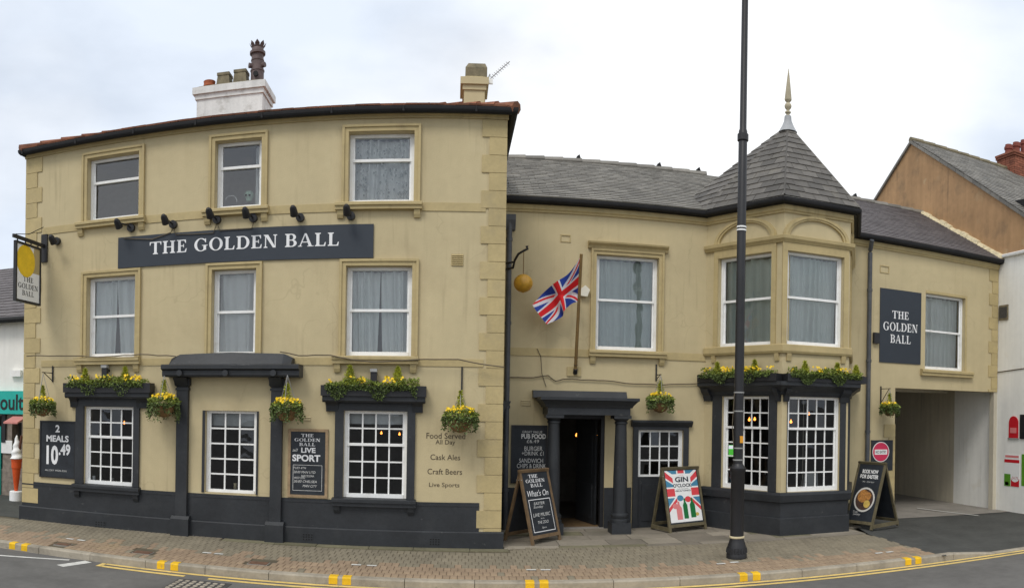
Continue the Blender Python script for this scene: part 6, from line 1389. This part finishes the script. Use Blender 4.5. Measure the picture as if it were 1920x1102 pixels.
basket(FR, 1238, 752, .3, .225, 'hanging basket of yellow flowers above the small side door', 704, 5, (1230, 683, 714))
basket(FR, 1668, 765, .35, .185, 'hanging basket at the left corner of the archway', 730, 6, (1651, 724, 757), trail=1.0)
# the left two canopy baskets hang from hooks on the canopy fascia
def window_box(F, u0, u1, d0, d1, z0, h, label, sd, cons, nfl=1.0, trailing=.6, leaf=1.0):
    rn = random.Random(sd); t = thing('window_box', label, 'window box', F.pt((u0 + u1) / 2, (d0 + d1) / 2, z0 + .002), 'window boxes on the dark hoods')
    th = .02; z0 += .002
    for r in ((u0, u1, d1 - th, d1), (u0, u1, d0, d0 + th), (u0, u0 + th, d0 + th, d1 - th), (u1 - th, u1, d0 + th, d1 - th)): MB().box(F, r[0], r[1], r[2], r[3], z0, z0 + h).build('side', 'black_iron', t)
    MB().box(F, u0 + th, u1 - th, d0 + th, d1 - th, z0, z0 + h * .85).build('soil', 'bed', t)
    L = u1 - u0; A, B, P = [], [], []
    for _ in range(int(900 * L * leaf)):
        u = rn.uniform(u0 + .1, u1 - .12); n_ = .5 + .5 * math.sin(u * 7 + sd) ; p = F.pt(u, rn.uniform(d0, d1 + .05), z0 + h * .85 + rn.uniform(0, .05 + .09 * n_)); A.append((p, Vector((0, 0, .7)) + F.n * .4))
    for _ in range(int(900 * L * trailing)):
        u = rn.uniform(u0 + .08, u1 - .15); k_ = max(0, math.sin(u * 9.5 + sd * 2.1)); p = F.pt(u, d1 + rn.uniform(0, .04), z0 + h - rn.random() * h * (.35 + 1.0 * k_)); B.append((p, F.n * .6 + Vector((0, 0, -.5))))
    for _ in range(int(70 * L * nfl)):
        u = rn.uniform(u0 + .12, u1 - .15)
        if math.sin(u * 11 + sd) > -.2: P.append(F.pt(u, rn.uniform(d0 + .03, d1 + .05), z0 + h * .95 + rn.uniform(.06, .15)))
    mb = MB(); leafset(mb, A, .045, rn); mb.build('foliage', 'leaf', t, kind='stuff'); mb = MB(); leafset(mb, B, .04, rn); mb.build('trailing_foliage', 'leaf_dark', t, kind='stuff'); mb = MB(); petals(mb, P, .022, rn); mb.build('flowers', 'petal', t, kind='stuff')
    for u, hh_ in cons:
        mb = MB(); leafset(mb, conifer_pts(F.pt(u, (d0 + d1) / 2, z0 + h * .8), hh_, hh_ * .42, 800, rn), .05, rn, .25); mb.build('dwarf_conifer', 'conifer', t, kind='stuff')
bh = .17
ha, hb, zt_ = w1[2], w1[3], w1[4]; xu = lambda F, x, d: F.px(x, 700, d)[0]
window_box(FL, FL.px(118, 725, .24)[0], FL.px(281, 725, .24)[0], .03, .24, zt_, bh, 'black window box of yellow flowers over the left ground-floor window', 11, ((xu(FL, 160, .13), .28), (xu(FL, 235, .13), .3)))
window_box(FL, FL.px(601, 735, .24)[0], FL.px(799, 735, .24)[0], .03, .24, w3[4], bh, 'black window box of trailing plants over the right ground-floor window of the block', 12, ((xu(FL, 656, .13), .34), (xu(FL, 746, .13), .32)), nfl=.7, trailing=1.2)
window_box(F1, .02, lA + .04, .04, .27, zk1, .14, 'black window box on the angled left face of the bay', 13, ((F1.px(1345, 690, .15)[0], .25), (F1.px(1415, 690, .15)[0], .27)), nfl=1.3)
window_box(F2, -.02, lB + .26, .04, .27, zk1, .14, 'black window box on the front of the bay, trailing plants at its end', 14, ((F2.px(1509, 690, .15)[0], .25), (F2.px(1570, 690, .15)[0], .25), (F2.px(1605, 690, .15)[0], .22)), nfl=.9, trailing=1.4, leaf=1.3)

# ================================================================== GLIMPSED INSIDE
def bulb(x, y, Y, r, label, m='bulb', cord=.5):
    r *= .62
    p = at_y(x, y, Y); t = thing('pendant_lamp', label, 'pendant lamp', p, 'warm lamps glimpsed through the windows')
    MB().lathe(p, [(.004, -r)] + [(r * math.cos(math.radians(a)), r * math.sin(math.radians(a))) for a in range(-60, 61, 20)] + [(r * .4, r * 1.4), (r * .35, r * 1.9)], 12).build('bulb', m, t, smooth=True)
    MB().tube([p + Vector((0, 0, r * 1.9)), p + Vector((0, 0, cord))], .006, 5).build('cord', 'black_iron', t)
for x, y, Y, r, lb in ((233, 793, YL + .9, .035, 'glowing lamp inside the left ground-floor window'), (715, 812, YL + .9, .03, 'left of two glowing lamps inside the right window of the block'), (749, 814, YL + .9, .03, 'right of two glowing lamps inside the right window of the block'),
    (1081, 816, YR + 1.5, .04, 'brightest glowing lamp inside the porch doorway'), (1108, 816, YR + 2.4, .028, 'small glowing lamp deep in the porch doorway, left of two'), (1119, 816, YR + 2.4, .024, 'small glowing lamp deep in the porch doorway, right of two'),
    (1405, 787, YR + .6, .045, 'left of two glowing lamps in the left bay window'), (1415, 786, YR + .9, .045, 'right of two glowing lamps in the left bay window'), (1483, 791, YR + .4, .045, 'brighter glowing lamp in the front bay window'), (1517, 776, YR + .8, .035, 'fainter glowing lamp in the front bay window')): bulb(x, y, Y, r, lb)
p = at_y(1367, 845, YR + .35); scn = MB().hexa([p + Vector(v) for v in ((-.13, 0, -.12), (.13, 0, -.12), (.13, .03, -.12), (-.13, .03, -.12), (-.13, 0, .12), (.13, 0, .12), (.13, .03, .12), (-.13, .03, .12))]).build('television', 'screen', None); tag(scn, 'television with a green picture inside the left bay window', 'television')
MB().hexa([p + Vector(v) for v in ((-.11, -.004, .04), (.09, -.004, .04), (.09, -.001, .04), (-.11, -.001, .04), (-.11, -.004, .11), (.09, -.004, .11), (.09, -.001, .11), (-.11, -.001, .11))]).build('bright_picture', 'white_glow', scn)
p = at_y(1520, 899, YB + .45); z0 = gz0 + .03
mc = MB().hexa([(p.x - .17, p.y, z0), (p.x + .17, p.y, z0), (p.x + .17, p.y + .12, z0), (p.x - .17, p.y + .12, z0), (p.x - .1, p.y + .05, z0 + .3), (p.x + .17, p.y + .05, z0 + .3), (p.x + .17, p.y + .07, z0 + .3), (p.x - .1, p.y + .07, z0 + .3)]).build('menu_card', 'blind', None); tag(mc, 'pale folded card standing inside the front bay window', 'menu card')
tbl = MB(); tbl.hexa([(bB.x + .1, YB + .3, z0 - .06), (bC.x - .1, YB + .3, z0 - .06), (bC.x - .1, YB + 1.0, z0 - .06), (bB.x + .1, YB + 1.0, z0 - .06), (bB.x + .1, YB + .3, z0 - .002), (bC.x - .1, YB + .3, z0 - .002), (bC.x - .1, YB + 1.0, z0 - .002), (bB.x + .1, YB + 1.0, z0 - .002)])
tb = thing('table', 'dark table inside the front bay window', 'table', ((bB.x + bC.x) / 2, YB + .65, 0)); tbl.build('table_top', 'wood', tb)
for x in (bB.x + .2, bC.x - .2): MB().beam((x, YB + .65, 0), (x, YB + .65, z0 - .06), (.04, 0, 0), (0, .04, 0)).build('leg', 'wood', tb)
# ornaments on the sill of the middle top window
p = at_y(467, 367, YL + .27); r = .085
sk = MB().lathe((p.x, p.y, p.z), [(.03, -r * 1.15), (.05, -r * 1.1), (.055, -r * .6), (.07, -r * .3), (.082, .1 * r), (.075, .5 * r), (.05, .85 * r), (.01, r)], 16).build('skull_ornament', 'skull', None, smooth=True); tag(sk, 'pale green skull ornament on the sill of the middle top window', 'ornament')
for dx in (-.03, .028): MB().lathe((p.x + dx, p.y - .068, p.z - .01), [(.002, -.02), (.02, -.012), (.024, 0), (.02, .014), (.002, .022)], 10).build('eye_socket', 'gutter_paint', sk)
c = at_y(433, 377, YL + .27); hp_ = MB().tube([c + Vector((.105 * math.cos(t) , 0, .105 * math.sin(t) - .01)) for t in [math.radians(a) for a in range(-10, 161, 10)]], .007, 6).build('hoop_ornament', 'white_paint', None); tag(hp_, 'thin white curved hoop on the sill of the middle top window', 'ornament')

# small things standing inside the ground-floor windows
def cup(x, y, Y, r, h, label, m, z0=None):
    p = at_y(x, y, Y); z = p.z if z0 is None else z0
    o = MB().lathe((p.x, p.y, z), [(r * .8, 0), (r, h * .1), (r, h), (r * .85, h), (r * .8, h * .2)], 14).build('cup', m, None, smooth=True); tag(o, label, 'cup')
cup(176, 906, YL + .22, .035, .12, 'small pale jar on the sill inside the left ground-floor window', 'cream_white', ops['g1'][2] + .01)
cup(441, 925, YL + .26, .03, .14, 'pale candle jar on the sill inside the window under the canopy', 'mortar_cream', ops['g2'][2] + .01)
cup(212, 906, YL + .24, .03, .1, 'grey glass on the sill inside the left ground-floor window', 'grey_metal', ops['g1'][2] + .01)
